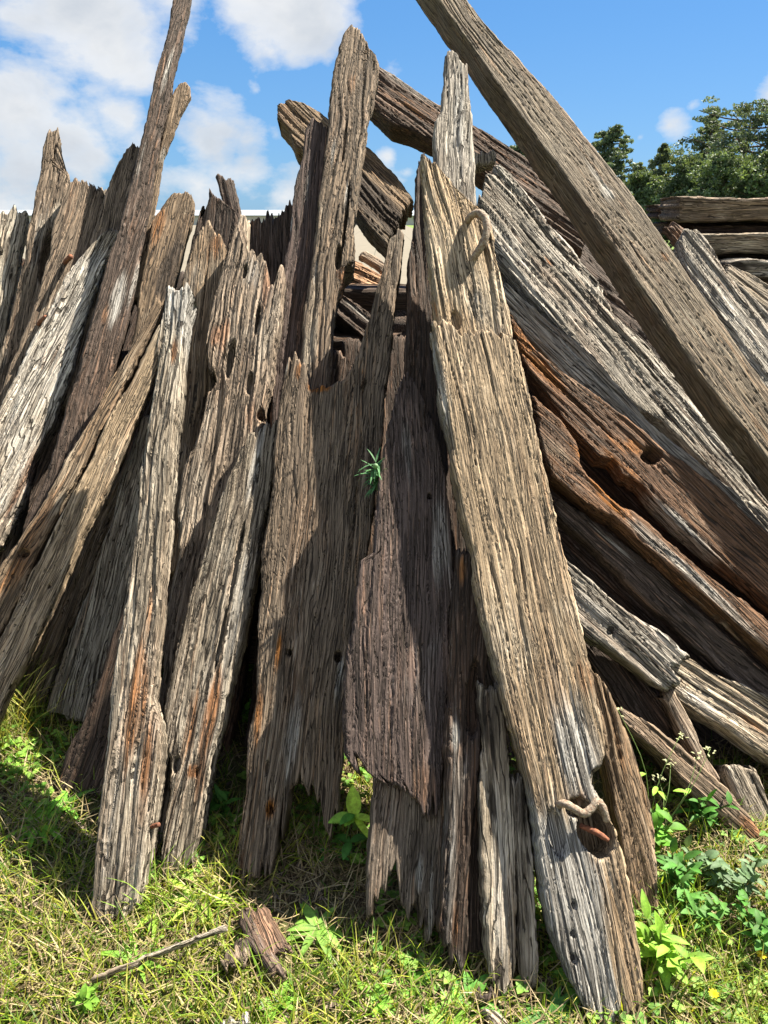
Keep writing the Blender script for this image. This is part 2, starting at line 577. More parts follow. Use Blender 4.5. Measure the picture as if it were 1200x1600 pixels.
    mw = Matrix(((sa[0], ta[0], n[0], b0[0]), (sa[1], ta[1], n[1], b0[1]), (sa[2], ta[2], n[2], b0[2]), (0, 0, 0, 1)))
    o.matrix_world = mw
    tag(o, label, cat, group)
    return o, up, n


def tube(name, pts, rad, mat, parent=None, seg=10, res=6, noise=0.0, ends=True):
    """smooth bar through pts; rad number or list"""
    P = [np.array(p, float) for p in pts]
    if not isinstance(rad, (list, tuple)):
        rad = [rad] * len(P)
    ps = []
    rs = []
    for i in range(len(P) - 1):
        p0 = P[max(i - 1, 0)]
        p1 = P[i]
        p2 = P[i + 1]
        p3 = P[min(i + 2, len(P) - 1)]
        for k in range(res):
            t = k / res
            ps.append(.5 * ((2 * p1) + (-p0 + p2) * t + (2 * p0 - 5 * p1 + 4 * p2 - p3) * t * t + (-p0 + 3 * p1 - 3 * p2 + p3) * t ** 3))
            rs.append(rad[i] * (1 - t) + rad[i + 1] * t)
    ps.append(P[-1])
    rs.append(rad[-1])
    ps = np.array(ps)
    V = []
    up = np.array([0.13, .21, .97])
    for i, p in enumerate(ps):
        d = ps[min(i + 1, len(ps) - 1)] - ps[max(i - 1, 0)]
        d /= np.linalg.norm(d) + 1e-9
        a = np.cross(d, up)
        if np.linalg.norm(a) < .1:
            a = np.cross(d, np.array([1., 0, 0]))
        a /= np.linalg.norm(a)
        b = np.cross(d, a)
        for s in range(seg):
            an = 2 * math.pi * s / seg
            r = rs[i] * (1 + noise * (vn(i * .7, s * 1.3, 5) - .5))
            V.append(p + (a * math.cos(an) + b * math.sin(an)) * r)
    q = []
    for i in range(len(ps) - 1):
        for s in range(seg):
            q.append((i * seg + s, i * seg + (s + 1) % seg, (i + 1) * seg + (s + 1) % seg, (i + 1) * seg + s))
    ng = [list(range(seg))[::-1], [(len(ps) - 1) * seg + s for s in range(seg)]]
    return np.array(V), q, ng


def add_tube(name, pts, rad, mat, parent=None, **kw):
    V, q, ng = tube(name, pts, rad, mat, **kw)
    o = mesh_np(name, V, np.array(q), ng, mat=mat)
    if parent is not None:
        inv = parent.matrix_world.inverted()
        o.data.transform(inv)
        o.parent = parent
    return o


# ------------------------------------------------------------------ the pile
iron = simple_mat('weathered_iron', (.34, .29, .23), .8, .15, 130, .4, .004, (.15, .085, .05))
rust = simple_mat('rusty_iron', (.26, .10, .05), .85, .2, 120, .5, .002, (.10, .04, .025))

# --- centre, front to back
main, up_main, n_main = board(
    'broad tan plank at the very front, large hole and bent iron near its foot', 'tan', 1.04,
    L=[(936, 1612), (890, 1535), (862, 1440), (843, 1340), (822, 1210), (793, 1105), (768, 1007), (743, 900), (715, 750), (692, 640), (681, 560), (672, 505)],
    R=[(1003, 1592), (1000, 1500), (990, 1420), (972, 1330), (958, 1290), (946, 1262), (934, 1240), (936, 1210), (946, 1180), (945, 1140), (933, 1090), (915, 1010), (890, 900), (866, 790), (845, 690), (826, 600), (812, 540), (800, 512)],
    T=[(670, 498), (690, 492), (705, 503), (725, 512), (745, 506), (765, 510), (785, 508), (800, 514)],
    B=[(936, 1602), (950, 1612), (975, 1612), (1002, 1590)], th=.12, ds=.0029, dt=.006, wane=.006, rough=.36,
    holes=[(932, 1300, .040, .055, .09), (905, 1262, .028, .022, .05), (938, 1220, .02, .03, .06), (897, 1414, .006, .007, .02), (895, 1460, .005, .008, .02), (898, 1499, .006, .009, .02), (868, 1300, .02, .05, .016)],
    stain=[('p', 905, 1180, .055, .14, .9), ('p', 885, 1400, .075, .22, 1.7), ('p', 920, 1520, .055, .20, 1.7), ('p', 860, 1330, .03, .08, .7), ('o', 883, 1348, .014, .03, .9), ('o', 915, 1245, .03, .03, .8),
           ('p', 690, 600, .018, .25, .6), ('o', 912, 1060, .03, .05, .35)])
o2, up2, n2 = board('splintered plank with a curved iron staple above the broad front plank', 'tan', 1.10,
    L=[(688, 560), (680, 500), (673, 430), (667, 340), (660, 262)],
    R=[(802, 560), (797, 500), (783, 440), (772, 400), (770, 350), (752, 322), (720, 290), (690, 248)],
    T=[(657, 236), (668, 240), (678, 250), (690, 262), (715, 290), (735, 312), (752, 330), (770, 352)], th=.09, ds=.0029, dt=.0055, rough=1.7, spt=.03,
    holes=[(737, 478, .006, .05, .006), (712, 500, .014, .03, .012), (762, 405, .008, .05, .012)],
    stain=[('p', 745, 480, .03, .06, .5), ('o', 680, 480, .006, .05, .5)])
board('slim pale grey post rising behind the stapled plank', 'grey', 1.40,
    L=[(690, 420), (684, 300), (677, 235), (679, 190), (690, 168), (695, 120), (695, 80)],
    R=[(750, 420), (744, 320), (741, 250), (737, 190), (734, 150), (729, 95)],
    T=[(694, 82), (702, 73), (712, 78), (720, 92), (729, 90)], th=.07, rough=1.2, stain=[('p', 715, 180, .04, .4, .5)])
board('dark fluted plank between the tall spike and the stapled plank', 'dark', 1.34,
    L=[(655, 1000), (640, 680), (632, 590), (636, 480), (641, 400), (649, 300), (655, 255)],
    R=[(740, 1000), (710, 680), (694, 590), (690, 480), (684, 400), (675, 300), (668, 240)],
    T=[(655, 245), (662, 232), (668, 240)], th=.10, rough=1.5)
board('wide shaded plank with a tall spike and ragged orange notch on top', 'umber', 1.36,
    L=[(372, 1392), (376, 1320), (382, 1240), (388, 1170), (396, 1100), (403, 1000), (408, 900), (418, 800), (430, 700), (437, 630), (441, 590)],
    R=[(528, 1300), (534, 1200), (541, 1100), (548, 1000), (558, 920), (572, 860), (583, 790), (592, 720), (600, 650), (606, 590), (613, 500), (624, 420), (631, 360)],
    T=[(441, 590), (448, 600), (452, 548), (460, 543), (468, 560), (478, 566), (481, 596), (496, 602), (508, 597), (520, 598), (540, 585), (560, 545), (580, 480), (598, 410), (610, 365), (622, 350), (631, 358)],
    B=[(372, 1392), (405, 1388), (428, 1372), (438, 1340), (443, 1250), (452, 1240), (462, 1234), (474, 1240), (482, 1258), (490, 1250), (500, 1285), (512, 1320), (522, 1290), (528, 1290)],
    th=.11, ds=.0029, dt=.0055, rough=.30, spt=.014, spb=.03,
    holes=[(567, 604, .009, .011, .05), (452, 1020, .009, .008, .05), (528, 1026, .010, .014, .05), (422, 1265, .009, .009, .04), (417, 1200, .005, .02, .012)],
    stain=[('o', 497, 605, .05, .020, 1.0), ('o', 466, 580, .012, .03, .5), ('o', 436, 1010, .012, .08, .9), ('o', 421, 1262, .016, .03, .8), ('p', 455, 1150, .03, .10, .5), ('p', 530, 1060, .012, .06, .8),
           ('o', 403, 1120, .012, .08, .4), ('p', 448, 570, .012, .06, .7), ('p', 450, 1200, .012, .05, .5)])
board('plum brown shaded plank with a pointed top, left of the broad front plank', 'plum', 1.15,
    L=[(600, 1262), (575, 1225), (546, 1205), (537, 1180), (538, 1100), (545, 1000), (553, 930), (562, 875), (580, 862), (583, 810), (592, 760), (603, 700), (610, 650), (616, 612)],
    R=[(686, 1290), (692, 1200), (698, 1100), (704, 1000), (710, 900), (708, 820), (697, 740), (684, 690), (668, 640), (655, 605)],
    T=[(615, 605), (625, 588), (638, 574), (648, 590), (656, 612)],
    B=[(600, 1262), (575, 1225), (546, 1205), (612, 1240), (625, 1235), (638, 1245), (650, 1262), (668, 1292), (680, 1285), (686, 1290)],
    th=.055, ds=.0029, dt=.0055, rough=.45, spb=.03, holes=[(671, 775, .007, .008, .03), (668, 650, .01, .05, .02)],
    stain=[('o', 665, 1230, .03, .05, .35), ('p', 636, 700, .02, .14, .35), ('p', 690, 850, .03, .12, .4), ('d', 700, 700, .03, .12, .4)])
board('rotted grey plank with a fringe of ragged points below the plum brown plank', 'umber', 1.195,
    L=[(570, 1456), (569, 1380), (577, 1290), (585, 1200), (595, 1080), (600, 950)],
    R=[(684, 1500), (692, 1440), (697, 1340), (702, 1200), (705, 1080), (708, 950)],
    B=[(570, 1456), (578, 1472), (586, 1440), (597, 1405), (607, 1420), (614, 1375), (622, 1440), (632, 1484), (640, 1445), (646, 1430), (655, 1490), (664, 1516), (672, 1495), (684, 1500)],
    th=.06, rough=1.5, spb=.05, stain=[('o', 585, 1430, .01, .08, .3), ('d', 650, 1330, .05, .2, .5), ('p', 655, 1360, .012, .05, .9), ('p', 674, 1400, .006, .1, .6), ('d', 610, 1290, .06, .1, .3)],
    holes=[(612, 1400, .008, .06, .03), (650, 1440, .012, .04, .03)])
board('dark charred sleeper with orange heartwood showing beside the broad front plank', 'dark', 1.12,
    L=[(686, 1500), (690, 1400), (696, 1250), (700, 1140), (706, 1000), (712, 900), (716, 850)],
    R=[(722, 1546), (728, 1480), (733, 1400), (741, 1300), (748, 1200), (752, 1110), (765, 1000), (748, 900), (738, 850)],
    B=[(686, 1495), (700, 1520), (712, 1540), (722, 1546)], rough=1.8, spb=.04, th=.09,
    stain=[('o', 722, 890, .018, .05, 1.0), ('p', 712, 1150, .012, .04, .6), ('p', 708, 1330, .03, .22, .5), ('p', 715, 1510, .018, .07, .6), ('o', 712, 1440, .008, .07, .7)],
    holes=[(740, 1090, .02, .09, .04)])
board('narrow blackened sleeper between two greyer ones below the orange heartwood', 'dark', 1.17,
    L=[(722, 1500), (728, 1400), (735, 1250), (740, 1100)],
    R=[(765, 1500), (768, 1400), (770, 1250), (770, 1100)], rough=1.4, th=.07)
board('ragged blue grey sleeper tucked under the left edge of the broad front plank', 'grey', 1.10,
    L=[(772, 1560), (766, 1500), (758, 1420), (752, 1340), (750, 1250), (753, 1150), (750, 1060)],
    R=[(800, 1570), (806, 1500), (808, 1420), (806, 1330), (802, 1250), (792, 1150), (780, 1060)],
    B=[(772, 1555), (785, 1570), (800, 1568)], rough=1.5, th=.08, stain=[('p', 782, 1400, .02, .3, .4), ('d', 770, 1120, .06, .12, .8)])
board('short ragged stub with a pale foot beside the base of the broad front plank', 'grey', 1.11,
    L=[(818, 1562), (812, 1480), (808, 1400), (804, 1300), (800, 1200)],
    R=[(840, 1562), (838, 1480), (836, 1400), (828, 1300), (815, 1200)], rough=1.5, th=.08, stain=[('d', 815, 1260, .06, .12, .6)])
board('brown furrowed slab leaning against the right side of the broad front plank', 'brown', 1.27,
    L=[(1003, 1440), (985, 1400), (972, 1320), (955, 1240), (938, 1160), (925, 1080), (915, 1030)],
    R=[(1027, 1436), (1026, 1360), (1022, 1290), (1008, 1225), (990, 1160), (968, 1110), (948, 1072), (930, 1045)],
    B=[(1003, 1440), (1015, 1445), (1027, 1436)], rough=1.6, th=.09, stain=[('d', 1000, 1380, .03, .16, .5), ('o', 975, 1180, .02, .1, .25)])

# --- left of the wide shaded plank
plF, upF, nF = board('pale narrow plank standing furthest left on the grass with a white bleached tip', 'grey', 1.28,
    L=[(138, 1447), (150, 1320), (161, 1220), (172, 1110), (186, 1000), (194, 930), (206, 850), (216, 760), (228, 690), (238, 610), (247, 540), (252, 490), (258, 440)],
    R=[(183, 1450), (214, 1415), (225, 1350), (237, 1280), (250, 1165), (246, 1130), (235, 1090), (241, 1010), (250, 900), (258, 820), (264, 740), (270, 660), (277, 600), (283, 530), (292, 480), (299, 450)],
    T=[(257, 440), (264, 434), (272, 446), (281, 440), (291, 433), (298, 448)],
    B=[(138, 1447), (160, 1450), (183, 1448), (200, 1436), (214, 1412)], ds=.0029, dt=.0055, th=.10,
    holes=[(243, 1060, .012, .03, .03)],
    stain=[('p', 274, 475, .07, .17, 1.3), ('o', 272, 545, .012, .07, .8), ('o', 215, 1080, .022, .20, .6), ('o', 228, 1200, .014, .12, .9), ('p', 180, 1300, .03, .2, .3), ('o', 232, 960, .010, .12, .5), ('p', 215, 800, .012, .3, .3)])
board('split grey plank with orange streaks and a rust mark, right of the pale narrow plank', 'grey', 1.41,
    L=[(249, 1382), (255, 1320), (262, 1260), (268, 1200), (258, 1165), (258, 1110), (272, 1040), (290, 960), (312, 880), (330, 820), (352, 760), (372, 715)],
    R=[(297, 1362), (316, 1280), (332, 1190), (348, 1110), (366, 1030), (386, 950), (402, 880), (414, 800), (424, 730), (432, 650)],
    T=[(368, 720), (378, 700), (390, 670), (404, 664), (416, 654), (424, 660), (432, 648)],
    B=[(249, 1382), (270, 1380), (297, 1360)], ds=.0029, dt=.0055, th=.10, rough=1.5,
    holes=[(276, 1195, .01, .02, .03), (370, 880, .007, .14, .02), (345, 1000, .006, .10, .02), (308, 1208, .004, .01, .02)],
    stain=[('o', 330, 1120, .02, .14, .9), ('o', 305, 1205, .02, .02, .9), ('o', 318, 1190, .014, .16, .6), ('o', 300, 1130, .014, .12, .5), ('p', 400, 720, .015, .16, .7), ('p', 370, 960, .02, .25, .4)])
board('rugged brown sleeper with a crumbling top and dark holes, behind the split grey plank', 'brown', 1.53,
    L=[(225, 1330), (240, 1200), (250, 1090), (256, 990), (268, 920), (280, 862), (276, 800), (284, 740), (304, 690), (318, 640), (327, 600), (321, 530), (333, 470), (345, 430), (356, 385)],
    R=[(265, 1330), (300, 1180), (325, 1060), (350, 940), (372, 840), (394, 740), (408, 680), (412, 640), (420, 590), (432, 520), (441, 460), (446, 405)],
    T=[(350, 392), (362, 362), (372, 338), (382, 334), (386, 380), (396, 376), (410, 392), (418, 402), (421, 440), (430, 425), (438, 400), (446, 402)],
    ds=.0029, dt=.0055, th=.12, rough=1.9, spt=.04,
    holes=[(328, 596, .02, .035, .06), (408, 648, .015, .02, .06), (402, 500, .008, .06, .04), (360, 560, .014, .08, .04), (383, 425, .008, .03, .03), (390, 600, .01, .04, .03)],
    stain=[('o', 352, 520, .03, .07, .6), ('o', 420, 430, .018, .14, .8), ('o', 338, 525, .018, .04, .9), ('p', 395, 425, .04, .08, .4), ('o', 395, 650, .03, .05, .35), ('d', 365, 690, .03, .16, .5)])
board('rough grey brown plank with an uneven double peak, behind the bleached tip', 'brown', 1.64,
    L=[(225, 900), (245, 740), (258, 640), (268, 560), (274, 500), (284, 440), (296, 396), (310, 360)],
    R=[(330, 900), (338, 740), (340, 640), (338, 560), (342, 500), (350, 430), (354, 380)],
    T=[(306, 366), (318, 345), (328, 332), (334, 352), (343, 360), (353, 376)], th=.10, rough=1.5, spt=.03,
    stain=[('o', 335, 385, .03, .08, .5), ('d', 300, 640, .1, .3, .4), ('p', 300, 440, .03, .1, .3)])
board('thin tan sliver standing beside the crumbling top of the rugged brown sleeper', 'tan', 1.72,
    L=[(340, 560), (350, 450), (362, 385), (372, 336)], R=[(372, 560), (378, 450), (384, 385), (387, 338)],
    T=[(372, 334), (380, 330), (387, 336)], th=.05, stain=[('o', 375, 380, .02, .1, .4)])

# --- tall pair left of centre
board('tall reddish grey sleeper with a rounded split top, highest of the upright ones', 'brown', 1.56,
    L=[(440, 900), (455, 740), (468, 590), (474, 500), (486, 410), (497, 330), (507, 260), (514, 190), (519, 110), (527, 75), (536, 50), (545, 36)],
    R=[(500, 900), (508, 740), (514, 590), (519, 500), (525, 445), (540, 415), (552, 405), (552, 330), (562, 250), (572, 180), (582, 130), (589, 95), (586, 78)],
    T=[(541, 42), (548, 33), (560, 38), (570, 52), (580, 70), (588, 86)], th=.13, ds=.0031, dt=.006, rough=1.3, spt=.01,
    holes=[(541, 330, .006, .16, .05), (538, 220, .005, .1, .02), (528, 400, .012, .05, .06)],
    stain=[('p', 520, 240, .008, .10, .7), ('p', 541, 300, .006, .09, 1.0), ('o', 548, 130, .02, .06, .4), ('p', 493, 420, .006, .08, .6), ('d', 560, 160, .012, .3, .5), ('o', 531, 425, .02, .03, .9)])
board('plum coloured sleeper standing close against the left of the tall rounded one', 'plum', 1.62,
    L=[(405, 900), (418, 740), (428, 600), (433, 500), (440, 430), (450, 370), (462, 290), (473, 235), (480, 190)],
    R=[(465, 900), (472, 740), (478, 600), (486, 500), (496, 420), (502, 350), (508, 270), (512, 198)],
    T=[(479, 186), (488, 178), (498, 184), (510, 192)], th=.10, rough=1.2, stain=[('p', 455, 350, .005, .05, .7), ('p', 480, 300, .01, .1, .4)])

# --- far upper, laid the other way over the ridge
board('twisted grey brown plank end poking out left behind the two tall sleepers', 'brown', 2.15,
    L=[(607, 385), (575, 350), (540, 305), (505, 262), (478, 238), (462, 225), (448, 200), (432, 178)],
    R=[(645, 312), (618, 272), (588, 238), (560, 215), (520, 190), (490, 165), (468, 158), (445, 152)],
    T=[(432, 178), (430, 160), (445, 152)], th=.12, rough=1.3, stain=[('d', 590, 320, .12, .5, .9)])  # dark mark paints the shaded underside of the lower end
board('thick dark brown beam sloping right behind the slim grey post', 'dark', 2.05,
    L=[(915, 392), (870, 362), (820, 322), (770, 282), (735, 254), (690, 222), (650, 205), (610, 190), (578, 160), (540, 130)],
    R=[(925, 320), (880, 285), (840, 258), (800, 232), (750, 200), (715, 185), (690, 165), (660, 150), (620, 120), (592, 103), (550, 75)],
    th=.11, rough=1.4, stain=[('p', 640, 140, .03, .2, .3), ('o', 660, 175, .04, .2, .2)])
board('short broken grey chunk lodged at the top of the big silver plank', 'grey', 1.72,
    L=[(738, 262), (742, 245), (738, 232)], R=[(772, 250), (772, 235), (768, 225)], th=.06, rough=1.5, dt=.006)

# --- right side, front to back
board('huge brown beam slanting down across the upper right of the pile', 'beam', 1.52,
    L=[(1260, 800), (1170, 682), (1095, 585), (1060, 535), (1000, 448), (950, 373), (900, 300), (850, 230), (800, 160), (750, 90), (705, 27), (672, -20), (636, -70)],
    R=[(1330, 765), (1260, 685), (1200, 606), (1150, 535), (1125, 499), (1087, 443), (1042, 378), (1012, 335), (975, 285), (937, 238), (907, 202), (874, 163), (836, 118), (790, 70), (750, 26), (728, -2), (708, -30), (680, -75)],
    edge=.6, th=.14, ext=True, ds=.0034, dt=.007, rough=.35, wane=.004,
    stain=[('p', 950, 300, .03, .06, .7), ('o', 1040, 400, .02, .03, .4), ('p', 930, 270, .02, .10, .4), ('d', 800, 120, .05, .3, .3)])
board('big silver grey plank, deeply fluted, directly under the huge slanting beam', 'silver', 1.89,
    L=[(1250, 862), (1200, 815), (1130, 755), (1080, 700), (1035, 657), (1000, 640), (960, 605), (920, 560), (862, 500), (814, 448), (795, 425), (768, 380), (752, 325), (745, 290)],
    R=[(1300, 850), (1230, 780), (1160, 700), (1080, 610), (1010, 535), (958, 490), (935, 440), (900, 395), (850, 335), (815, 292), (790, 262), (775, 250)],
    T=[(745, 300), (750, 275), (760, 262), (775, 250)], th=.12, ext=True, rough=1.7, ds=.0034, dt=.007, spt=.03,
    stain=[('p', 850, 380, .03, .3, .4), ('d', 1000, 600, .04, .4, .4), ('o', 858, 410, .01, .03, .5)],
    holes=[(1040, 730, .015, .06, .03)])
board('long pale strip with crumpled grain, second below the huge slanting beam', 'grey', 1.78,
    L=[(1255, 990), (1190, 905), (1120, 832), (1060, 778), (1000, 715), (940, 645), (900, 600), (862, 565), (825, 525), (784, 465), (774, 448)],
    R=[(1290, 890), (1240, 845), (1200, 800), (1125, 745), (1075, 705), (1010, 655), (975, 611), (937, 566), (900, 532), (855, 497), (799, 448), (788, 436)],
    th=.09, ext=True, rough=1.5, stain=[('p', 930, 590, .02, .4, .6)])
board('wide rusty brown plank with an oval dark hole and streaks of orange decay', 'rust', 1.63,
    L=[(1260, 985), (1200, 935), (1125, 872), (1057, 819), (1020, 780), (1003, 754), (975, 740), (960, 716), (937, 712), (917, 690), (885, 655), (850, 612), (827, 580), (812, 545), (800, 510)],
    R=[(1290, 910), (1200, 832), (1125, 763), (1069, 720), (1035, 697), (994, 664), (960, 638), (919, 610), (874, 577), (836, 543), (806, 500), (780, 474)],
    th=.10, ext=True, rough=1.1, holes=[(1018, 712, .032, .028, .09), (880, 610, .006, .22, .04)],
    stain=[('o', 850, 580, .04, .16, .8), ('o', 812, 530, .05, .10, 1.0), ('o', 992, 698, .025, .04, .9), ('o', 985, 735, .010, .04, .6), ('o', 960, 715, .01, .06, .9), ('p', 1060, 820, .03, .16, .9), ('p', 1130, 900, .03, .2, .8), ('d', 930, 640, .03, .2, .4), ('o', 870, 600, .02, .1, .5), ('o', 960, 690, .02, .08, .5)])
board('reddish brown sleeper with a jagged orange break, below the plank with the oval hole', 'rust', 1.53,
    L=[(1255, 1062), (1185, 1000), (1110, 936), (1069, 902), (1012, 857), (960, 812), (900, 771), (862, 745), (848, 705), (838, 668)],
    R=[(1285, 1030), (1215, 982), (1162, 937), (1117, 904), (1076, 874), (1031, 829), (994, 798), (985, 795), (971, 791), (945, 772), (919, 742), (908, 722), (905, 700), (903, 688), (880, 656), (850, 632), (828, 608)],
    th=.10, ext=True, rough=1.2,
    stain=[('o', 955, 782, .022, .09, 1.0), ('o', 905, 705, .012, .05, .8), ('p', 1100, 915, .02, .25, .7), ('o', 1085, 925, .02, .05, .3), ('d', 870, 680, .05, .12, .5), ('p', 1010, 840, .015, .1, .5)])
board('thin dark weathered rail running just beneath the reddish brown sleeper', 'dark', 1.62,
    L=[(1240, 1140), (1150, 1065), (1080, 1000), (1010, 935), (950, 880), (900, 830), (862, 795)],
    R=[(1270, 1110), (1180, 1035), (1110, 970), (1040, 905), (980, 850), (920, 805), (862, 768)],
    th=.07, ext=True, rough=1.1, stain=[('p', 960, 850, .006, .10, .8), ('o', 945, 845, .006, .06, .6)])
board('pale gnarled plank, lowest of the long right hand ones, ending in a torn lip', 'silver', 1.50,
    L=[(1080, 1105), (1045, 1078), (1020, 1068), (980, 1035), (940, 1005), (905, 985), (880, 940), (865, 905)],
    R=[(1100, 1060), (1080, 1032), (1040, 992), (980, 955), (930, 915), (890, 880), (870, 862)],
    B=[(1050, 1085), (1066, 1072), (1060, 1050), (1080, 1035)], th=.08, rough=1.8, spb=.02,
    stain=[('p', 930, 955, .04, .15, .6)], holes=[(955, 985, .015, .01, .02)])
board('bumpy grey brown plank continuing right from under the torn lip', 'grey', 1.58,
    L=[(1260, 1225), (1205, 1188), (1150, 1152), (1100, 1122), (1060, 1095), (1040, 1075), (1000, 1030)],
    R=[(1290, 1150), (1210, 1092), (1160, 1068), (1110, 1045), (1060, 1015), (1030, 995), (1000, 970)],
    th=.10, ext=True, rough=1.8, stain=[('o', 1180, 1130, .02, .06, .4), ('p', 1090, 1100, .02, .1, .6)])
board('flat dark slab in shade below the torn lip, left of the small prop', 'dark', 1.66,
    L=[(1060, 1230), (1010, 1160), (960, 1090), (920, 1030), (890, 970)],
    R=[(1100, 1180), (1062, 1120), (1015, 1070), (965, 1015), (915, 950)], th=.08, ext=True)
board('lit sleeper edge slanting down to the weeds with a fresh orange split at its foot', 'brown', 1.50,
    L=[(1188, 1330), (1140, 1292), (1085, 1240), (1035, 1182), (985, 1140), (955, 1118)],
    R=[(1198, 1308), (1160, 1262), (1115, 1212), (1070, 1168), (1015, 1130), (965, 1100)],
    B=[(1188, 1330), (1198, 1310)], th=.10, rough=1.1, stain=[('o', 1180, 1300, .022, .07, 1.0)])
board('short thin prop wedged upright between two leaning sleepers at lower right', 'brown', 1.56,
    L=[(1120, 1240), (1085, 1180), (1055, 1120), (1030, 1078)], R=[(1128, 1225), (1100, 1170), (1070, 1110), (1046, 1070)],
    th=.05, rough=1.2, holes=[(1045, 1120, .008, .03, .02)])
board('knobbly weathered stump end standing in the weeds at lower right', 'grey', 1.58,
    L=[(1190, 1330), (1160, 1275), (1140, 1220), (1128, 1192)], R=[(1240, 1320), (1205, 1262), (1185, 1205), (1165, 1188)],
    T=[(1128, 1195), (1142, 1182), (1155, 1192), (1166, 1190)], th=.09, rough=1.8, ext=True)
board('broken pinkish lump of timber at the right edge, behind the knobbly stump', 'rust', 1.78,
    L=[(1240, 1290), (1205, 1250), (1185, 1215)], R=[(1270, 1250), (1235, 1215), (1205, 1195)], th=.06, rough=1.5,
    stain=[('o', 1205, 1225, .03, .05, .7)])
board('grey brown sleeper foot resting in shade among weeds at the right edge', 'brown', 1.66,
    L=[(1235, 1450), (1195, 1390), (1165, 1335), (1150, 1300)], R=[(1280, 1430), (1235, 1370), (1205, 1315), (1190, 1290)], th=.10, ext=True)
board('pale wavy plank lying right of the huge beam with three deep flutes', 'silver', 2.15,
    L=[(1290, 690), (1240, 640), (1195, 605), (1150, 545), (1110, 490), (1085, 445), (1070, 410), (1060, 372)],
    R=[(1330, 640), (1270, 580), (1215, 510), (1180, 465), (1140, 430), (1120, 398), (1095, 365), (1078, 352)],
    T=[(1058, 372), (1068, 356), (1080, 352), (1092, 362)], th=.10, rough=2.0, ext=True)
board('wide light brown plank edge sloping out at the right, behind the wavy pale plank', 'grey', 2.32,
    L=[(1260, 560), (1200, 520), (1160, 480), (1125, 445)], R=[(1290, 520), (1220, 455), (1180, 430), (1130, 408)], th=.08, rough=1.2, ext=True)

# --- far left, steeper
mL = 1.3
board('thin straight beam rising highest on the left, out of the top of the view', 'dark', 2.41, m=mL, q=-.45,
    L=[(15, 880), (75, 735), (100, 648), (130, 545), (156, 455), (180, 370), (205, 285), (225, 200), (244, 115), (262, 50), (272, 0), (280, -50)],
    R=[(60, 880), (140, 690), (172, 590), (198, 510), (212, 440), (226, 370), (238, 300), (250, 220), (266, 140), (283, 60), (296, 0), (304, -50)],
    th=.09, ext=True, ds=.004, dt=.008, rough=1.1, stain=[('p', 262, 110, .012, .14, .7), ('p', 180, 470, .03, .12, .6), ('p', 220, 250, .008, .12, .5), ('o', 165, 490, .02, .06, .4), ('p', 210, 440, .01, .12, .5)])
board('short broken stub of brown timber fixed behind the thin straight beam', 'brown', 2.47, m=mL, q=-.45,
    L=[(190, 470), (212, 380), (236, 290), (252, 210), (266, 155), (281, 124)], R=[(215, 470), (232, 380), (246, 300), (250, 262), (262, 222), (282, 175), (303, 138)],
    T=[(279, 126), (290, 121), (303, 136)], th=.05, rough=1.2, stain=[('p', 254, 240, .01, .05, .6)])
board('long brown plank with a square knot hole running down to the far left grass', 'brown', 2.12, m=mL, q=-.45,
    L=[(-40, 960), (0, 885), (60, 792), (100, 728), (150, 635), (195, 560), (230, 490), (245, 456)],
    R=[(-10, 1010), (22, 945), (80, 820), (120, 748), (165, 655), (208, 575), (245, 500), (256, 462)],
    th=.10, ext=True, ds=.004, rough=.5, holes=[(37, 865, .016, .012, .05), (20, 900, .004, .008, .02)], stain=[('o', 30, 890, .03, .12, .4), ('o', 60, 820, .03, .2, .3)])
board('smooth straw brown plank lying against the one with the square knot hole', 'tan', 2.10, m=mL, q=-.45,
    L=[(-5, 1010), (26, 945), (84, 822), (124, 750), (169, 657), (212, 578), (250, 500)],
    R=[(10, 1090), (50, 1010), (95, 915), (130, 835), (175, 745), (212, 655), (246, 575), (262, 510)],
    th=.10, ext=True, ds=.004, rough=.5, holes=[(77, 915, .006, .005, .03)])
board('dull brown plank foot in the shade left of the pointed blue grey one', 'brown', 2.12, m=1.6,
    L=[(20, 1120), (52, 1010), (90, 930), (130, 850), (172, 765), (212, 680), (240, 610)],
    R=[(62, 1120), (100, 1000), (135, 920), (165, 850), (195, 780), (225, 700), (252, 620)], th=.09, ext=True)
board('broad pointed blue grey plank, shade painted in beside a lit left edge', 'silver', 1.98, m=1.5,
    L=[(72, 1120), (92, 1045), (120, 965), (148, 890), (170, 825), (184, 770), (200, 710), (222, 645)],
    R=[(180, 1150), (205, 1045), (215, 965), (228, 890), (238, 825), (246, 770), (254, 710), (262, 645)], th=.07, rough=.8,
    stain=[('d', 175, 960, .09, .6, .5)])  # dark mark paints shade over the face, leaving the left edge lit
board('dark brown plank with its foot in the clover, left of the pale narrow plank', 'dark', 1.70, m=1.4,
    L=[(78, 1248), (108, 1170), (140, 1095), (165, 1020), (190, 950), (215, 870)],
    R=[(170, 1260), (190, 1170), (205, 1095), (215, 1020), (228, 950), (245, 870)], th=.09, rough=.9, stain=[('o', 95, 1215, .01, .06, .5)])
board('bleached whitish plank with crinkled grain at the far left', 'chalk', 2.54, m=mL, q=-.45,
    L=[(-60, 760), (-20, 680), (0, 632), (30, 570), (60, 510), (85, 465), (102, 430), (120, 405), (150, 375), (175, 350)],
    R=[(-30, 860), (0, 852), (30, 795), (48, 720), (85, 650), (108, 590), (122, 530), (140, 470), (160, 420), (190, 360)],
    th=.10, ext=True, ds=.0031, dt=.006, rough=2.0, stain=[('p', 145, 405, .05, .10, .7), ('o', 40, 740, .02, .2, .5), ('o', 75, 560, .03, .08, .3)])
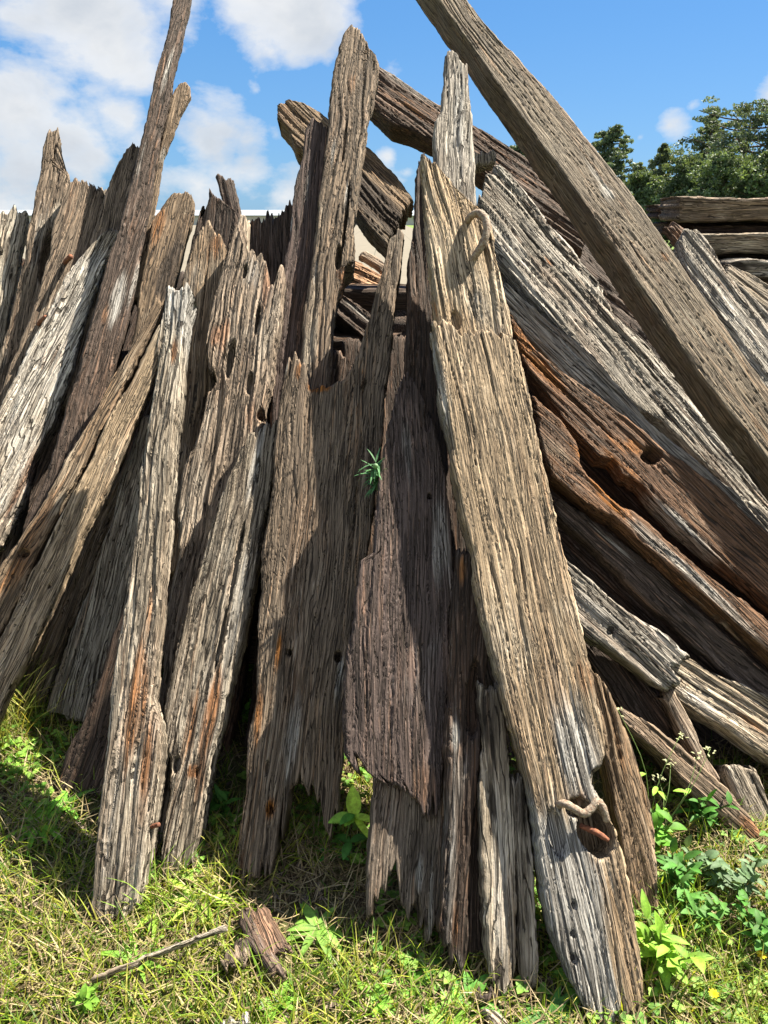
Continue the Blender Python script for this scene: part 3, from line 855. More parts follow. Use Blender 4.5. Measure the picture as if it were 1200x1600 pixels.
board('brown plank, reddish face over painted shade, right of the thin straight beam', 'brown', 2.42, m=mL, q=-.45,
    L=[(150, 720), (195, 590), (212, 500), (220, 440), (232, 380), (238, 345), (262, 310), (276, 296)],
    R=[(210, 720), (240, 590), (262, 500), (270, 450), (285, 400), (293, 355), (304, 325), (300, 298)],
    T=[(240, 340), (258, 312), (272, 297), (290, 291), (302, 300)], th=.13, rough=1.5,
    stain=[('d', 262, 420, .08, .22, .8), ('o', 250, 340, .05, .12, .4)])  # dark mark paints the unlit side below the sunlit face
board('brown plank with a rounded top leaning just left of the thin straight beam', 'brown', 2.60, m=mL, q=-.45,
    L=[(80, 640), (112, 520), (135, 420), (148, 360), (165, 300), (185, 255), (203, 222)],
    R=[(120, 640), (150, 520), (172, 430), (192, 360), (210, 300), (222, 240), (214, 220)], T=[(200, 226), (208, 216), (215, 222)], th=.10, rough=.9)
plP, upP, nP = board('broad flat brown sleeper with a shadowed bolt, second group from the left', 'brown', 2.68, m=mL, q=-.45,
    L=[(-40, 700), (0, 610), (30, 540), (55, 470), (75, 405), (82, 350), (98, 300), (108, 276)],
    R=[(60, 700), (95, 600), (118, 530), (136, 450), (148, 390), (158, 345), (163, 300), (156, 288)],
    T=[(106, 280), (120, 273), (138, 280), (155, 288)], th=.12, ext=True, rough=.8, stain=[('o', 115, 330, .05, .2, .25)])
board('tiny pale lump of timber showing behind the broad flat brown sleeper', 'tan', 3.02, m=mL, q=-.45,
    L=[(150, 400), (153, 320), (155, 288)], R=[(172, 400), (172, 320), (170, 284)], th=.06, rough=1.4)
board('grey brown plank with a thin finger of wood sticking up at its top left', 'brown', 2.80, m=mL, q=-.45,
    L=[(-30, 640), (5, 540), (28, 450), (42, 370), (54, 310), (64, 262), (66, 232), (74, 205), (82, 192)],
    R=[(30, 640), (55, 540), (78, 450), (85, 380), (95, 325), (108, 280), (106, 266), (95, 258), (84, 254), (86, 230), (93, 200)],
    T=[(66, 235), (74, 206), (82, 192), (90, 193), (93, 202), (84, 246), (92, 256), (106, 266)], th=.10, ext=True, rough=1.1, holes=[(72, 400, .02, .14, .06)], stain=[('p', 55, 400, .02, .3, .3)])
board('dusty grey plank with a jagged top at the very left edge', 'grey', 2.90, m=mL, q=-.45,
    L=[(-90, 640), (-60, 500), (-40, 400), (-30, 330)], R=[(-10, 640), (12, 500), (28, 400), (42, 325)],
    T=[(-25, 340), (0, 325), (14, 328), (23, 312), (30, 328), (42, 322)], th=.10, ext=True, rough=1.1, holes=[(2, 396, .012, .006, .04)])

# --- back of the pile, seen in the gaps
board('black pointed plank end against the sky behind the double peaked plank', 'dark', 2.35, m=1.6,
    L=[(262, 520), (290, 420), (304, 360), (316, 315), (324, 288)], R=[(345, 520), (360, 420), (372, 370), (372, 330), (340, 300), (326, 286)],
    T=[(308, 345), (316, 315), (325, 287), (345, 308), (374, 335)], th=.12)
board('small dark chopped stub pointing up right of the black pointed end', 'dark', 2.5, m=1.6,
    L=[(360, 400), (348, 320), (335, 272)], R=[(385, 400), (374, 320), (362, 272)], T=[(334, 270), (345, 267), (355, 272), (362, 274)], th=.06, rough=1.2)
board('shaggy dark slab with torn fibres left of the plum coloured sleeper', 'dark', 2.25, m=1.5,
    L=[(372, 500), (376, 400), (384, 338)], R=[(478, 500), (472, 380), (466, 300)], T=[(384, 338), (395, 330), (404, 332), (418, 318), (430, 322), (445, 308), (466, 297)],
    th=.10, rough=2.4, spt=.04, stain=[('o', 395, 345, .02, .05, .4)])
board('dead straight dark plank lying deep behind the orange broken ends', 'dark', 2.6, m=.9,
    L=[(700, 640), (620, 560), (540, 480), (480, 420)], R=[(740, 600), (650, 500), (570, 430), (510, 380)], th=.12)
board('block with freshly broken orange end grain, seen in the central gap', 'raw', 2.35, m=.9,
    L=[(615, 470), (590, 458), (560, 440), (528, 422)], R=[(625, 440), (598, 428), (570, 414), (540, 400)], th=.08, rough=2.0,
    stain=[('d', 560, 452, .05, .05, .5)])
board('thin bright orange splinter standing in the central gap', 'raw', 2.1, m=1.2,
    L=[(520, 455), (530, 435), (540, 410)], R=[(532, 458), (540, 438), (550, 412)], th=.02, rough=1.0, spt=.006)
board('crumbling black and white log end below the orange broken block', 'dark', 2.08, m=1.0,
    L=[(600, 560), (565, 525), (535, 500), (510, 480)], R=[(608, 520), (575, 488), (545, 465), (515, 452)], th=.12, rough=2.4,
    stain=[('p', 560, 488, .012, .12, .7)])
board('brown twig of timber arching over the orange broken block', 'brown', 2.55, m=1.0,
    L=[(605, 432), (585, 412), (568, 400), (556, 400)], R=[(610, 418), (590, 400), (572, 390), (560, 394)], th=.04)

# --- stack of sleepers lying flat behind on the right
SG = 'sleepers lying flat in the stack behind on the right'


def flat(label, kind, Y, x0, x1, yb, yt, th=.2, q=0.0, **kw):
    n = 7
    xs = np.linspace(x1, x0, n)
    kw.setdefault('rough', 1.3)
    return board(label, kind, 0, L=[(x, yb + 3 * (vn(x * .02, yb * .1, 3) - .5)) for x in xs],
                 R=[(x, yt + 3 * (vn(x * .02, yt * .1, 8) - .5)) for x in xs], Yc=Y, q=q, th=th, ds=.008, dt=.02,
                 group=SG, **kw)


flat('brown top sleeper of the flat stack, level with the tree bases', 'brown', 4.2, 1056, 1420, 346, 309, th=.28)
flat('dark block just left of the top sleeper of the flat stack', 'dark', 4.5, 1024, 1120, 343, 320, th=.2)
flat('slim dark sleeper second down in the flat stack', 'plum', 4.3, 1084, 1420, 374, 353, th=.25)
flat('dark underlying bearer beneath the slim second sleeper', 'dark', 4.42, 1040, 1420, 366, 346, th=.25)
flat('pale long sleeper third down in the flat stack', 'grey', 4.05, 1094, 1420, 396, 366, th=.3)
flat('black bearer in shade under the pale long sleeper', 'dark', 4.25, 1060, 1420, 412, 394, th=.25)
flat('bleached sleeper near the foot of the flat stack with shadow painted on its end', 'silver', 3.9, 1135, 1420, 433, 408, th=.3, stain=[('d', 1150, 420, .08, .08, 1.0)])  # dark mark paints the shadow lying on this end
flat('dark lowest visible sleeper of the flat stack', 'dark', 3.95, 1120, 1420, 470, 436, th=.3)
flat('dusty sleeper in the gap left of the huge beam, uppermost there', 'grey', 4.3, 868, 1000, 402, 384, th=.3)
flat('thin pale sleeper under the dusty one in the gap left of the huge beam', 'grey', 4.2, 880, 1000, 418, 404, th=.3)
flat('dark sleeper at the bottom of the gap left of the huge beam', 'dark', 4.1, 850, 1010, 470, 424, th=.3)
flat('shadowy sleeper at the top of the gap left of the huge beam', 'dark', 4.5, 840, 1000, 384, 362, th=.3)
board('bright orange splinter leaning in the gap left of the huge beam', 'raw', 2.2, m=1.1,
    L=[(922, 436), (905, 402), (887, 368)], R=[(934, 432), (912, 398), (891, 365)], th=.02, rough=.8, spt=.006, ds=.003)
board('black stick crossing the base of the orange splinter in the right gap', 'dark', 2.1, m=1.1,
    L=[(912, 424), (930, 412), (948, 402)], R=[(918, 432), (936, 420), (952, 410)], th=.03, ds=.003) if False else None
board('pale curled chip of timber beside the orange splinter in the right gap', 'grey', 2.25, m=1.1,
    L=[(960, 440), (945, 425), (932, 408)], R=[(970, 430), (955, 415), (940, 402)], th=.03)
board('rust coloured splintered block at the top of the pale wavy plank', 'rust', 2.5, m=1.2,
    L=[(1075, 400), (1055, 375), (1040, 348)], R=[(1095, 380), (1075, 360), (1050, 342)], th=.05, rough=2.0, stain=[('o', 1065, 368, .04, .06, .5)])

# --- core sleepers everything leans on, added to block light in the gaps
CG = 'sleepers added flat inside the pile to block light'
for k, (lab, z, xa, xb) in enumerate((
        ('lowest sleeper of the added light-blocking core, on the ground behind the leaning planks', .08, -.9, 2.9),
        ('second sleeper up in the added light-blocking core behind the leaning planks', .30, -.75, 2.75),
        ('third sleeper up in the added light-blocking core behind the leaning planks', .53, -.85, 2.8),
        ('fourth sleeper up in the added light-blocking core behind the leaning planks', .76, -.8, 2.6),
        ('fifth sleeper up in the added light-blocking core behind the leaning planks', .99, -.7, 2.4),
        ('topmost sleeper of the added light-blocking core under the central gap', 1.17, -.6, 1.5))):
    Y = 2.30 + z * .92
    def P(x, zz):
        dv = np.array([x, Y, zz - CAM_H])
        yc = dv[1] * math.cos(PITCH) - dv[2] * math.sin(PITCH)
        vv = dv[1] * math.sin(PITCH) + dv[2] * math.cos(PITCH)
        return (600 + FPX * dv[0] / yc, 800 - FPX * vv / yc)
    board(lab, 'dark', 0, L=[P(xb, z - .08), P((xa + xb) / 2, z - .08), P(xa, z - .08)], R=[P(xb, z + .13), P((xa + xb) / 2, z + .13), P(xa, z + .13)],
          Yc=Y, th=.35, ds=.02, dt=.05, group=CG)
for k, (lab, z) in enumerate((('lower added crosswise sleeper deep in the left part of the pile', .15), ('upper added crosswise sleeper deep in the left part of the pile', .55))):
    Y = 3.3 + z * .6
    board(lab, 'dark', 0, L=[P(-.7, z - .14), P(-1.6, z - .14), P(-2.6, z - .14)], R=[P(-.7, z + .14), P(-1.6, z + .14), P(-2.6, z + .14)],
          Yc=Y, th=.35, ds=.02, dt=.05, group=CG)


# --- filler planks added to hide the lit core and keep gaps dark
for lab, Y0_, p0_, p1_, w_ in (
        ('dark filler plank deep in the gap right of the slim grey post', 2.12, (1320, 800), (800, 330), 120),
        ('dark filler plank deep behind the long pale strip', 2.12, (1320, 930), (800, 470), 120),
        ('dark filler plank deep under the plank with the oval hole', 2.05, (1320, 1080), (800, 590), 130),
        ('dark filler plank deep under the reddish brown sleeper', 2.0, (1280, 1180), (790, 720), 130),
        ('dark filler plank deep under the thin dark rail', 1.95, (1200, 1260), (800, 850), 120),
        ('dark filler plank deep behind the torn lip', 1.9, (1120, 1240), (800, 960), 110),
        ('dark filler plank deep behind the broad front plank', 1.85, (860, 1250), (720, 600), 130),
        ('dark filler plank deep behind the plum brown plank', 1.85, (640, 1200), (600, 520), 130),
        ('dark filler plank deep behind the wide shaded plank', 1.85, (440, 1180), (520, 540), 120),
        ('dark filler plank deep behind the split grey plank', 1.9, (300, 1180), (400, 600), 110),
        ('dark filler plank deep behind the pale narrow plank', 2.0, (170, 1100), (290, 560), 110),
        ('dark filler plank deep behind the thin straight beam', 2.9, (90, 760), (225, 420), 110),
        ('dark filler plank deep behind the bleached whitish plank', 3.1, (-20, 700), (90, 420), 120),
        ('dark filler plank deep in the gap below the double peaked plank', 2.6, (200, 760), (310, 430), 110)):
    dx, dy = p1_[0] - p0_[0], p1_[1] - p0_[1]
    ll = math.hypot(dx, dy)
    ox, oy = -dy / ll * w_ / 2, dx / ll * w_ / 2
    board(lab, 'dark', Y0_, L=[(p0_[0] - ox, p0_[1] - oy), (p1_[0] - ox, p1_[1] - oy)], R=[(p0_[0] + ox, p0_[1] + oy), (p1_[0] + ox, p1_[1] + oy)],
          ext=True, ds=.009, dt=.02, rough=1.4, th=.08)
for k in range(9):  # unseen planks added behind the pile to block back light
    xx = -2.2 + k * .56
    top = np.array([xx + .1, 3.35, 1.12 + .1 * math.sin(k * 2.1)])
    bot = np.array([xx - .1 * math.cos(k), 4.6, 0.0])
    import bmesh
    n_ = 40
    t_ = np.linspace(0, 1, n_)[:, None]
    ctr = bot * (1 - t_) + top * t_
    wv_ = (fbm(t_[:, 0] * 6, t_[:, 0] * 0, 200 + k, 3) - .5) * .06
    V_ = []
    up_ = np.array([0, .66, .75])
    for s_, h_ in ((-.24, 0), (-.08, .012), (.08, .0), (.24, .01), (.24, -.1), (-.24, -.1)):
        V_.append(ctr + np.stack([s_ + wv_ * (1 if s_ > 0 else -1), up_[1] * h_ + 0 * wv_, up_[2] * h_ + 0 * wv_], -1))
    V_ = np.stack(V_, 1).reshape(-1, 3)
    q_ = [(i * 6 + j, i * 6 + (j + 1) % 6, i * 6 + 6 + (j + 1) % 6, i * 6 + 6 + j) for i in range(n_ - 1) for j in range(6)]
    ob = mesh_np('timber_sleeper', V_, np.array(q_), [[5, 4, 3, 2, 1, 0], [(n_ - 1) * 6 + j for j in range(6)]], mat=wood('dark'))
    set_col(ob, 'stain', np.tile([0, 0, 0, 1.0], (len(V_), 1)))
    tag(ob, ('first', 'second', 'third', 'fourth', 'fifth', 'sixth', 'seventh', 'eighth', 'ninth')[k] + ' from the left of the unseen sleepers added behind the pile to block light', 'sleeper', 'sleepers on the hidden far side of the pile')
# --- iron left in the timber
def on(upf, n, px, py, lift):
    return upf((px, py)) + n * lift


U, n = up_main, n_main
add_tube('iron_spike', [on(U, n, 872, 1262, -.02), on(U, n, 878, 1255, .012), on(U, n, 893, 1262, .022), on(U, n, 908, 1270, .024), on(U, n, 920, 1262, .024),
                        on(U, n, 929, 1252, .024), on(U, n, 938, 1262, .022), on(U, n, 946, 1282, .012)],
         [.0085, .009, .0095, .0095, .0095, .0095, .009, .008], iron, main, noise=.25)
add_tube('rusty_bolt', [on(U, n, 912, 1292, -.035), on(U, n, 932, 1300, -.02), on(U, n, 953, 1314, -.008)], [.006, .0075, .005], rust, main, noise=.4)
add_tube('iron_staple', [on(up2, n2, 728, 352, -.02), on(up2, n2, 733, 347, .02), on(up2, n2, 745, 349, .045), on(up2, n2, 755, 362, .055), on(up2, n2, 757, 380, .05),
                         on(up2, n2, 750, 396, .035), on(up2, n2, 740, 406, .01), on(up2, n2, 735, 410, -.02)], [.010, .011, .012, .012, .012, .012, .011, .010], iron, o2, noise=.2)
add_tube('bolt', [on(upF, nF, 215, 1296, -.05), on(upF, nF, 232, 1293, -.03), on(upF, nF, 245, 1289, -.02)], [.005, .0055, .006], rust, plF, noise=.3)
add_tube('bolt', [on(upP, nP, 98, 410, -.02), on(upP, nP, 106, 413, .03), on(upP, nP, 115, 420, .09)], [.010, .010, .011], rust, plP, noise=.3)
add_tube('bolt', [on(upP, nP, 58, 506, -.02), on(upP, nP, 66, 508, .03), on(upP, nP, 78, 513, .09)], [.010, .010, .011], rust, plP, noise=.3)
# ------------------------------------------------------------------ ground
def gz(x, y):
    return (fbm(np.asarray(x) * 2.2 + 9, np.asarray(y) * 2.2 + 4, 5, 4) - .5) * .05 * smooth(60 - np.abs(y), 0, 30) - .01


def axis(lim, near, step):
    a = [0]
    s = step
    while a[-1] < lim:
        if a[-1] > near:
            s *= 1.22
        a.append(a[-1] + s)
    return np.array(a)


ax = axis(900, 3.2, .03)
gx = np.concatenate([-ax[::-1][:-1], ax])
ay = axis(1400, 4.0, .03)
ab = axis(200, 1, .06)
gy = np.concatenate([-ab[::-1][:-1], ay])
GX, GY = np.meshgrid(gx, gy, indexing='ij')
near = smooth(8 - np.hypot(GX, GY), 0, 4)
GZ = gz(GX, GY) * near + near * (fbm(GX * 22, GY * 22, 8, 3) - .5) * .018 - .012 * (1 - near)
nxg, nyg = GX.shape
idx = np.arange(nxg * nyg).reshape(nxg, nyg)
gq = np.stack([idx[:-1, :-1], idx[1:, :-1], idx[1:, 1:], idx[:-1, 1:]], -1).reshape(-1, 4)
gm = bpy.data.materials.new('earth_and_thatch')
gm.use_nodes = True
t = gm.node_tree
bs = t.nodes['Principled BSDF']
tcn = N(t, 'ShaderNodeTexCoord')
P_ = tcn.outputs['Object']
a1 = NOISE(t, P_, 3.2, 6, .6)
a2 = NOISE(t, P_, 60, 6, .7)
a3 = NOISE(t, VM(t, 'MULTIPLY', P_, (220, 60, 60)).outputs[0], 1, 4, .6, 1.5)
c = MIX(t, RAMP(t, a2, [(.35, 0.0), (.65, 1.0)]), (.035, .024, .015), (.115, .082, .05))
c = MIX(t, RAMP(t, a3, [(.5, 0.0), (.62, 1.0)]), c, (.27, .21, .12))
c = MIX(t, M(t, 'MULTIPLY', RAMP(t, a1, [(.42, 0.0), (.60, 1.0)]), .55), c, MIX(t, a2, (.03, .06, .012), (.14, .20, .045)))
dist = N(t, 'ShaderNodeVectorMath', operation='LENGTH')
t.links.new(P_, dist.inputs[0])
c = MIX(t, RAMP(t, M(t, 'MULTIPLY', dist.outputs['Value'], .05), [(.2, 0.0), (.4, 1.0)]), c, MIX(t, a1, (.09, .15, .035), (.16, .21, .07)))
t.links.new(c, bs.inputs['Base Color'])
bs.inputs['Roughness'].default_value = .95
bs.inputs['Specular IOR Level'].default_value = .1
bpn = N(t, 'ShaderNodeBump')
bpn.inputs['Distance'].default_value = .012
t.links.new(M(t, 'ADD', a2, a3), bpn.inputs['Height'])
t.links.new(bpn.outputs[0], bs.inputs['Normal'])
g = mesh_np('ground', np.stack([GX, GY, GZ], -1).reshape(-1, 3), gq, mat=gm)
tag(g, kind='structure')


def leaf_mat(name, trans=.35, rough=.5):
    m = bpy.data.materials.new(name)
    m.use_nodes = True
    t = m.node_tree
    t.nodes.clear()
    at = N(t, 'ShaderNodeAttribute', attribute_name='tint')
    tc = N(t, 'ShaderNodeTexCoord')
    nz = NOISE(t, tc.outputs['Object'], 70, 5, .7)
    c = MIX(t, RAMP(t, nz, [(.35, 0.0), (.62, 1.0)]), MIX(t, .5, at.outputs['Color'], (.02, .03, .005)), at.outputs['Color'])
    bs = N(t, 'ShaderNodeBsdfPrincipled')
    bs.inputs['Roughness'].default_value = rough
    bs.inputs['Specular IOR Level'].default_value = .3
    t.links.new(c, bs.inputs['Base Color'])
    tr = N(t, 'ShaderNodeBsdfTranslucent')
    t.links.new(MIX(t, 1.0, c, (1.5, 1.35, .5), 'MULTIPLY'), tr.inputs['Color'])
    mx = N(t, 'ShaderNodeMixShader')
    mx.inputs[0].default_value = trans
    t.links.new(bs.outputs[0], mx.inputs[1])
    t.links.new(tr.outputs[0], mx.inputs[2])
    o = N(t, 'ShaderNodeOutputMaterial')
    t.links.new(mx.outputs[0], o.inputs['Surface'])
    return m


grass_m = leaf_mat('grass_blade', .4, .45)
leaf_m = leaf_mat('broad_leaf', .35, .62)
straw_m = leaf_mat('dry_straw', .15, .7)
tree_m = leaf_mat('tree_leaf', .25, .6)
rg = np.random.RandomState(11)


def ground_z(x, y):
    x = np.asarray(x, float)
    y = np.asarray(y, float)
    nr = smooth(8 - np.hypot(x, y), 0, 4)
    return gz(x, y) * nr + nr * (fbm(x * 22, y * 22, 8, 3) - .5) * .018


def gp(px, py):
    d = ray(px, py)
    k = -CAM_H / d[2]
    x, y = d[0] * k, d[1] * k
    return np.array([x, y, float(ground_z(x, y))])


def blades(name, x, y, ln, wd, lean, az, curl, cols, mat, z0=None, seg=3):
    """many thin curved blades in one mesh"""
    n = len(x)
    z = ground_z(x, y) if z0 is None else z0
    dx, dy = np.cos(az), np.sin(az)
    sxx, syy = -dy, dx
    V = np.zeros((n, seg * 2 + 1, 3))
    for k in range(seg + 1):
        f = k / seg
        a = lean + curl * f
        # integrate roughly
        hor = ln * f * np.sin(lean + curl * f * .5)
        ver = ln * f * np.cos(lean + curl * f * .5)
        w = wd * (1 - f ** 1.5) * .5
        cx, cy, cz = x + dx * hor, y + dy * hor, z + ver
        if k < seg:
            V[:, 2 * k] = np.stack([cx - sxx * w, cy - syy * w, cz], -1)
            V[:, 2 * k + 1] = np.stack([cx + sxx * w, cy + syy * w, cz + w * .3], -1)
        else:
            V[:, 2 * k] = np.stack([cx, cy, cz], -1)
    per = seg * 2 + 1
    b = np.arange(n)[:, None] * per
    q = []
    for k in range(seg - 1):
        q.append(np.concatenate([b + 2 * k, b + 2 * k + 1, b + 2 * k + 3, b + 2 * k + 2], 1))
    tr = np.concatenate([b + 2 * seg - 2, b + 2 * seg - 1, b + 2 * seg], 1)
    o = mesh_np(name, V.reshape(-1, 3), np.concatenate(q), tris=tr, mat=mat)
    cc = np.ones((n, per, 4))
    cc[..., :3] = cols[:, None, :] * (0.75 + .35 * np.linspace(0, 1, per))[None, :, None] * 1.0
    set_col(o, 'tint', cc.reshape(-1, 4))
    return o


def scatter(n, x0, x1, y0, y1, dens):
    x = rg.uniform(x0, x1, n)
    y = rg.uniform(y0, y1, n)
    k = rg.rand(n) < dens(x, y)
    return x[k], y[k]


def under(x, y):
    """how far a place lies below the pile (0 open, 1 deep under)"""
    edge = np.interp(x, [-3, -1.5, -1.1, -.75, -.45, 0, .35, .6, .8, 1.2, 2.2], [3.0, 2.5, 2.0, 1.55, 1.5, 1.45, 1.3, 1.4, 1.65, 1.8, 2.2])
    return smooth(y - edge, -.1, .45)


def straw_d(x, y):
    return (.35 + .65 * smooth(fbm(x * 4, y * 4, 21), .35, .6)) * (1 - .75 * under(x, y))


def green_d(x, y):
    return (.12 + .88 * smooth(fbm(x * 3.1 + 5, y * 3.1, 31), .38, .56)) * (1 - .7 * under(x, y))


x, y = scatter(80000, -2.4, 2.4, .55, 3.1, straw_d)
n = len(x)
pal = np.array([(.42, .33, .19), (.54, .44, .27), (.33, .24, .13), (.22, .16, .09), (.45, .38, .19)])
cols = pal[rg.randint(0, 5, n)] * rg.uniform(.6, 1.1, (n, 1))
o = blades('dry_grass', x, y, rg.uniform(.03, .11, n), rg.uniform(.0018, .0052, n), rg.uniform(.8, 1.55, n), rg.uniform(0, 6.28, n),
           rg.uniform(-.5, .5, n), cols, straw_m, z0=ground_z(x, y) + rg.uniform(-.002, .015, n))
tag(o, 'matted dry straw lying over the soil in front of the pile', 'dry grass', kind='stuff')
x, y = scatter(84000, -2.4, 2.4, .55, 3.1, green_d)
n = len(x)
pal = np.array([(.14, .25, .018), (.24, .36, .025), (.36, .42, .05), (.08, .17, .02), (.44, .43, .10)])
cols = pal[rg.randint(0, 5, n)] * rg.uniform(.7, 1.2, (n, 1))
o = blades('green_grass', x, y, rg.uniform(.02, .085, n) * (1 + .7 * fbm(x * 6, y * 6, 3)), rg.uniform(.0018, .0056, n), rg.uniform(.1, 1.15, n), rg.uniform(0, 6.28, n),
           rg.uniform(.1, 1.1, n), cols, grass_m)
tag(o, 'short bright green grass growing through the straw', 'grass', kind='stuff')
# thinner field grass around and behind
x, y = scatter(50000, -9, 9, -2, 16, lambda x, y: ((np.hypot(x, y) > 2.3) * (np.abs(x) > 2.2) * .8 + (y > 4.5) * .6) * ((y < 8.4) | (x > 4.4)))
n = len(x)
cols = np.array([(.17, .26, .05), (.30, .34, .10), (.45, .40, .2)])[rg.randint(0, 3, n)] * rg.uniform(.7, 1.1, (n, 1))
o = blades('field_grass', x, y, rg.uniform(.05, .14, n), rg.uniform(.006, .014, n), rg.uniform(.1, .9, n), rg.uniform(0, 6.28, n),
           rg.uniform(.1, .8, n), cols, grass_m)
tag(o, 'rough field grass around and behind the pile', 'grass', kind='stuff')


class Leaves:
    def __init__(s):
        s.V = []
        s.Q = []
        s.C = []

    def leaf(s, p, az, tilt, ln, wd, col, fold=.25, droop=.8, sh=1.0, nn=6, twist=0.0):
        """one broad leaf: p base, az bearing, tilt above the ground"""
        b = len(s.V)
        d = np.array([math.cos(az), math.sin(az), 0])
        sd = np.array([-math.sin(az), math.cos(az), twist])
        pos = np.array(p, float)
        for k in range(nn + 1):
            f = k / nn
            a = tilt - droop * f
            w = wd * .5 * math.sin(math.pi * min(1, (f ** sh) * .96 + .03)) ** .8
            nrm = np.array([-d[0] * math.sin(a), -d[1] * math.sin(a), math.cos(a)])
            s.V += [pos - sd * w + nrm * w * fold, pos.copy(), pos + sd * w + nrm * w * fold]
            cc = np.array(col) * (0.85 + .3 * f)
            s.C += [cc, cc * 1.15, cc * .95]
            pos = pos + (d * math.cos(a) + np.array([0, 0, math.sin(a)])) * ln / nn
        for k in range(nn):
            i = b + 3 * k
            s.Q += [(i, i + 1, i + 4, i + 3), (i + 1, i + 2, i + 5, i + 4)]

    def build(s, name, parent=None, mat=None):
        V = np.array(s.V)
        if parent is not None:
            V = V - np.array(parent.location)
        o = mesh_np(name, V, np.array(s.Q), mat=mat or leaf_m)
        C = np.ones((len(V), 4))
        C[:, :3] = np.array(s.C)
        set_col(o, 'tint', C)
        if parent is not None:
            o.parent = parent
        return o


# clover and small leaved ground cover
cl = Leaves()
x, y = scatter(15000, -1.9, 1.9, .6, 2.6, lambda x, y: smooth(fbm(x * 3.4 + 2, y * 3.4 + 8, 41), .47, .6) * (1 - .7 * under(x, y)))
zz = ground_z(x, y)
for i in range(len(x)):
    h = rg.uniform(.01, .035)
    a0 = rg.uniform(0, 6.28)
    r = rg.uniform(.006, .016)
    c = np.array([(.10, .24, .03), (.17, .34, .05), (.24, .42, .07)][rg.randint(3)]) * rg.uniform(.8, 1.2)
    for k in range(3):
        cl.leaf((x[i], y[i], zz[i] + h), a0 + k * 2.09, rg.uniform(-.1, .4), r * 1.3, r * 1.15, c, nn=3, droop=.3, sh=.8)
tag(cl.build('clover'), 'low clover leaves scattered through the grass', 'clover', kind='stuff')


# crumbs of rotten timber fallen on the soil
def crumbs():
    n = 1500
    x = rg.uniform(-1.5, 1.5, n)
    y = np.interp(x, [-1.5, -.75, 0, .5, 1.5], [2.2, 1.4, 1.3, 1.2, 1.7]) + rg.normal(-.08, .16, n)
    z = ground_z(x, y) + .006
    l = rg.uniform(.004, .022, n) * (rg.rand(n) ** .5)
    w = l * rg.uniform(.2, .5, n)
    az = rg.uniform(0, 6.28, n)
    V = []
    for (i_, j_, k_) in ((-1, -1, 0), (1, -.6, .1), (.8, 1, 0), (-.7, .8, .1), (-.9, -.8, .5), (1, -.4, .5), (.6, .8, .6), (-.6, .9, .5)):
        dx, dy = i_ * l, j_ * w
        V.append(np.stack([x + dx * np.cos(az) - dy * np.sin(az), y + dx * np.sin(az) + dy * np.cos(az), z + k_ * w], -1))
    V = np.stack(V, 1).reshape(-1, 3)
    b_ = np.arange(n)[:, None] * 8
    q_ = np.concatenate([b_ + np.array(f) for f in ((4, 5, 6, 7), (0, 1, 5, 4), (1, 2, 6, 5), (2, 3, 7, 6), (3, 0, 4, 7))])
    o = mesh_np('wood_crumbs', V, q_, mat=wood('brown'), smooth_f=False)
    set_col(o, 'stain', np.tile([0, 0, 0, 1.0], (len(V), 1)))
    tag(o, 'crumbs of rotten timber scattered on the soil at the feet of the planks', 'wood crumbs', kind='stuff')


crumbs()


def stem_mesh(name, pts, r, parent, col):
    V, q, ng = tube(name, pts, r, None, seg=6, res=4)
    V = V - np.array(parent.location)
    o = mesh_np(name, V, np.array(q), ng, mat=leaf_m)
    C = np.ones((len(V), 4))
    C[:, :3] = col
    set_col(o, 'tint', C)
    o.parent = parent
    return o


def empty(name, loc):
    e = bpy.data.objects.new(name, None)
    e.location = tuple(float(v) for v in loc)
    e.empty_display_size = .05
    COL.objects.link(e)
    return e


def rosette(px, py, label, n, ln, wd, col, tilt=(.2, .7), droop=1.0, seed=0, name='broadleaf_weed'):
    rr = np.random.RandomState(seed + 100)
    p = gp(px, py)
    e = empty(name, p)
    tag(e, label, 'weed', 'leafy weeds in the grass')
    L_ = Leaves()
    a0 = rr.uniform(0, 6)
    wd *= .68
    for k in range(int(n * 2.2)):
        f = rr.uniform(.35, 1.0)
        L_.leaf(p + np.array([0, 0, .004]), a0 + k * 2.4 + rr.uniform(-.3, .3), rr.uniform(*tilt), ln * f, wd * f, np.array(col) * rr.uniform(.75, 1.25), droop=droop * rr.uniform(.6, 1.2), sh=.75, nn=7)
    L_.build('leaves', e)
    return e


def bush(px, py, label, stems, h, ln, wd, col, seed=0, leaves=6, spread=.5, name='leafy_weed', lean=(0, 0)):
    rr = np.random.RandomState(seed + 300)
    p = gp(px, py)
    e = empty(name, p)
    tag(e, label, 'weed', 'leafy weeds in the grass')
    L_ = Leaves()
    for s in range(stems):
        a = rr.uniform(0, 6.28)
        sp = rr.uniform(.1, spread)
        hh = h * rr.uniform(.6, 1.1)
        top = p + np.array([math.cos(a) * sp * hh + lean[0], math.sin(a) * sp * hh + lean[1], hh])
        mid = (p + top) / 2 + np.array([0, 0, hh * .08])
        stem_mesh('stem', [p, mid, top], .0022, e, (.16, .24, .06))
        for k in range(leaves):
            f = .25 + .75 * k / max(1, leaves - 1)
            q = p * (1 - f) + top * f
            L_.leaf(q, a + k * 2.4, rr.uniform(.0, .8) + (.5 if f > .9 else 0), ln * rr.uniform(.6, 1.1), wd * rr.uniform(.7, 1.1), np.array(col) * rr.uniform(.7, 1.25), droop=rr.uniform(.3, 1.0), sh=.8)
    L_.build('leaves', e)
    return e


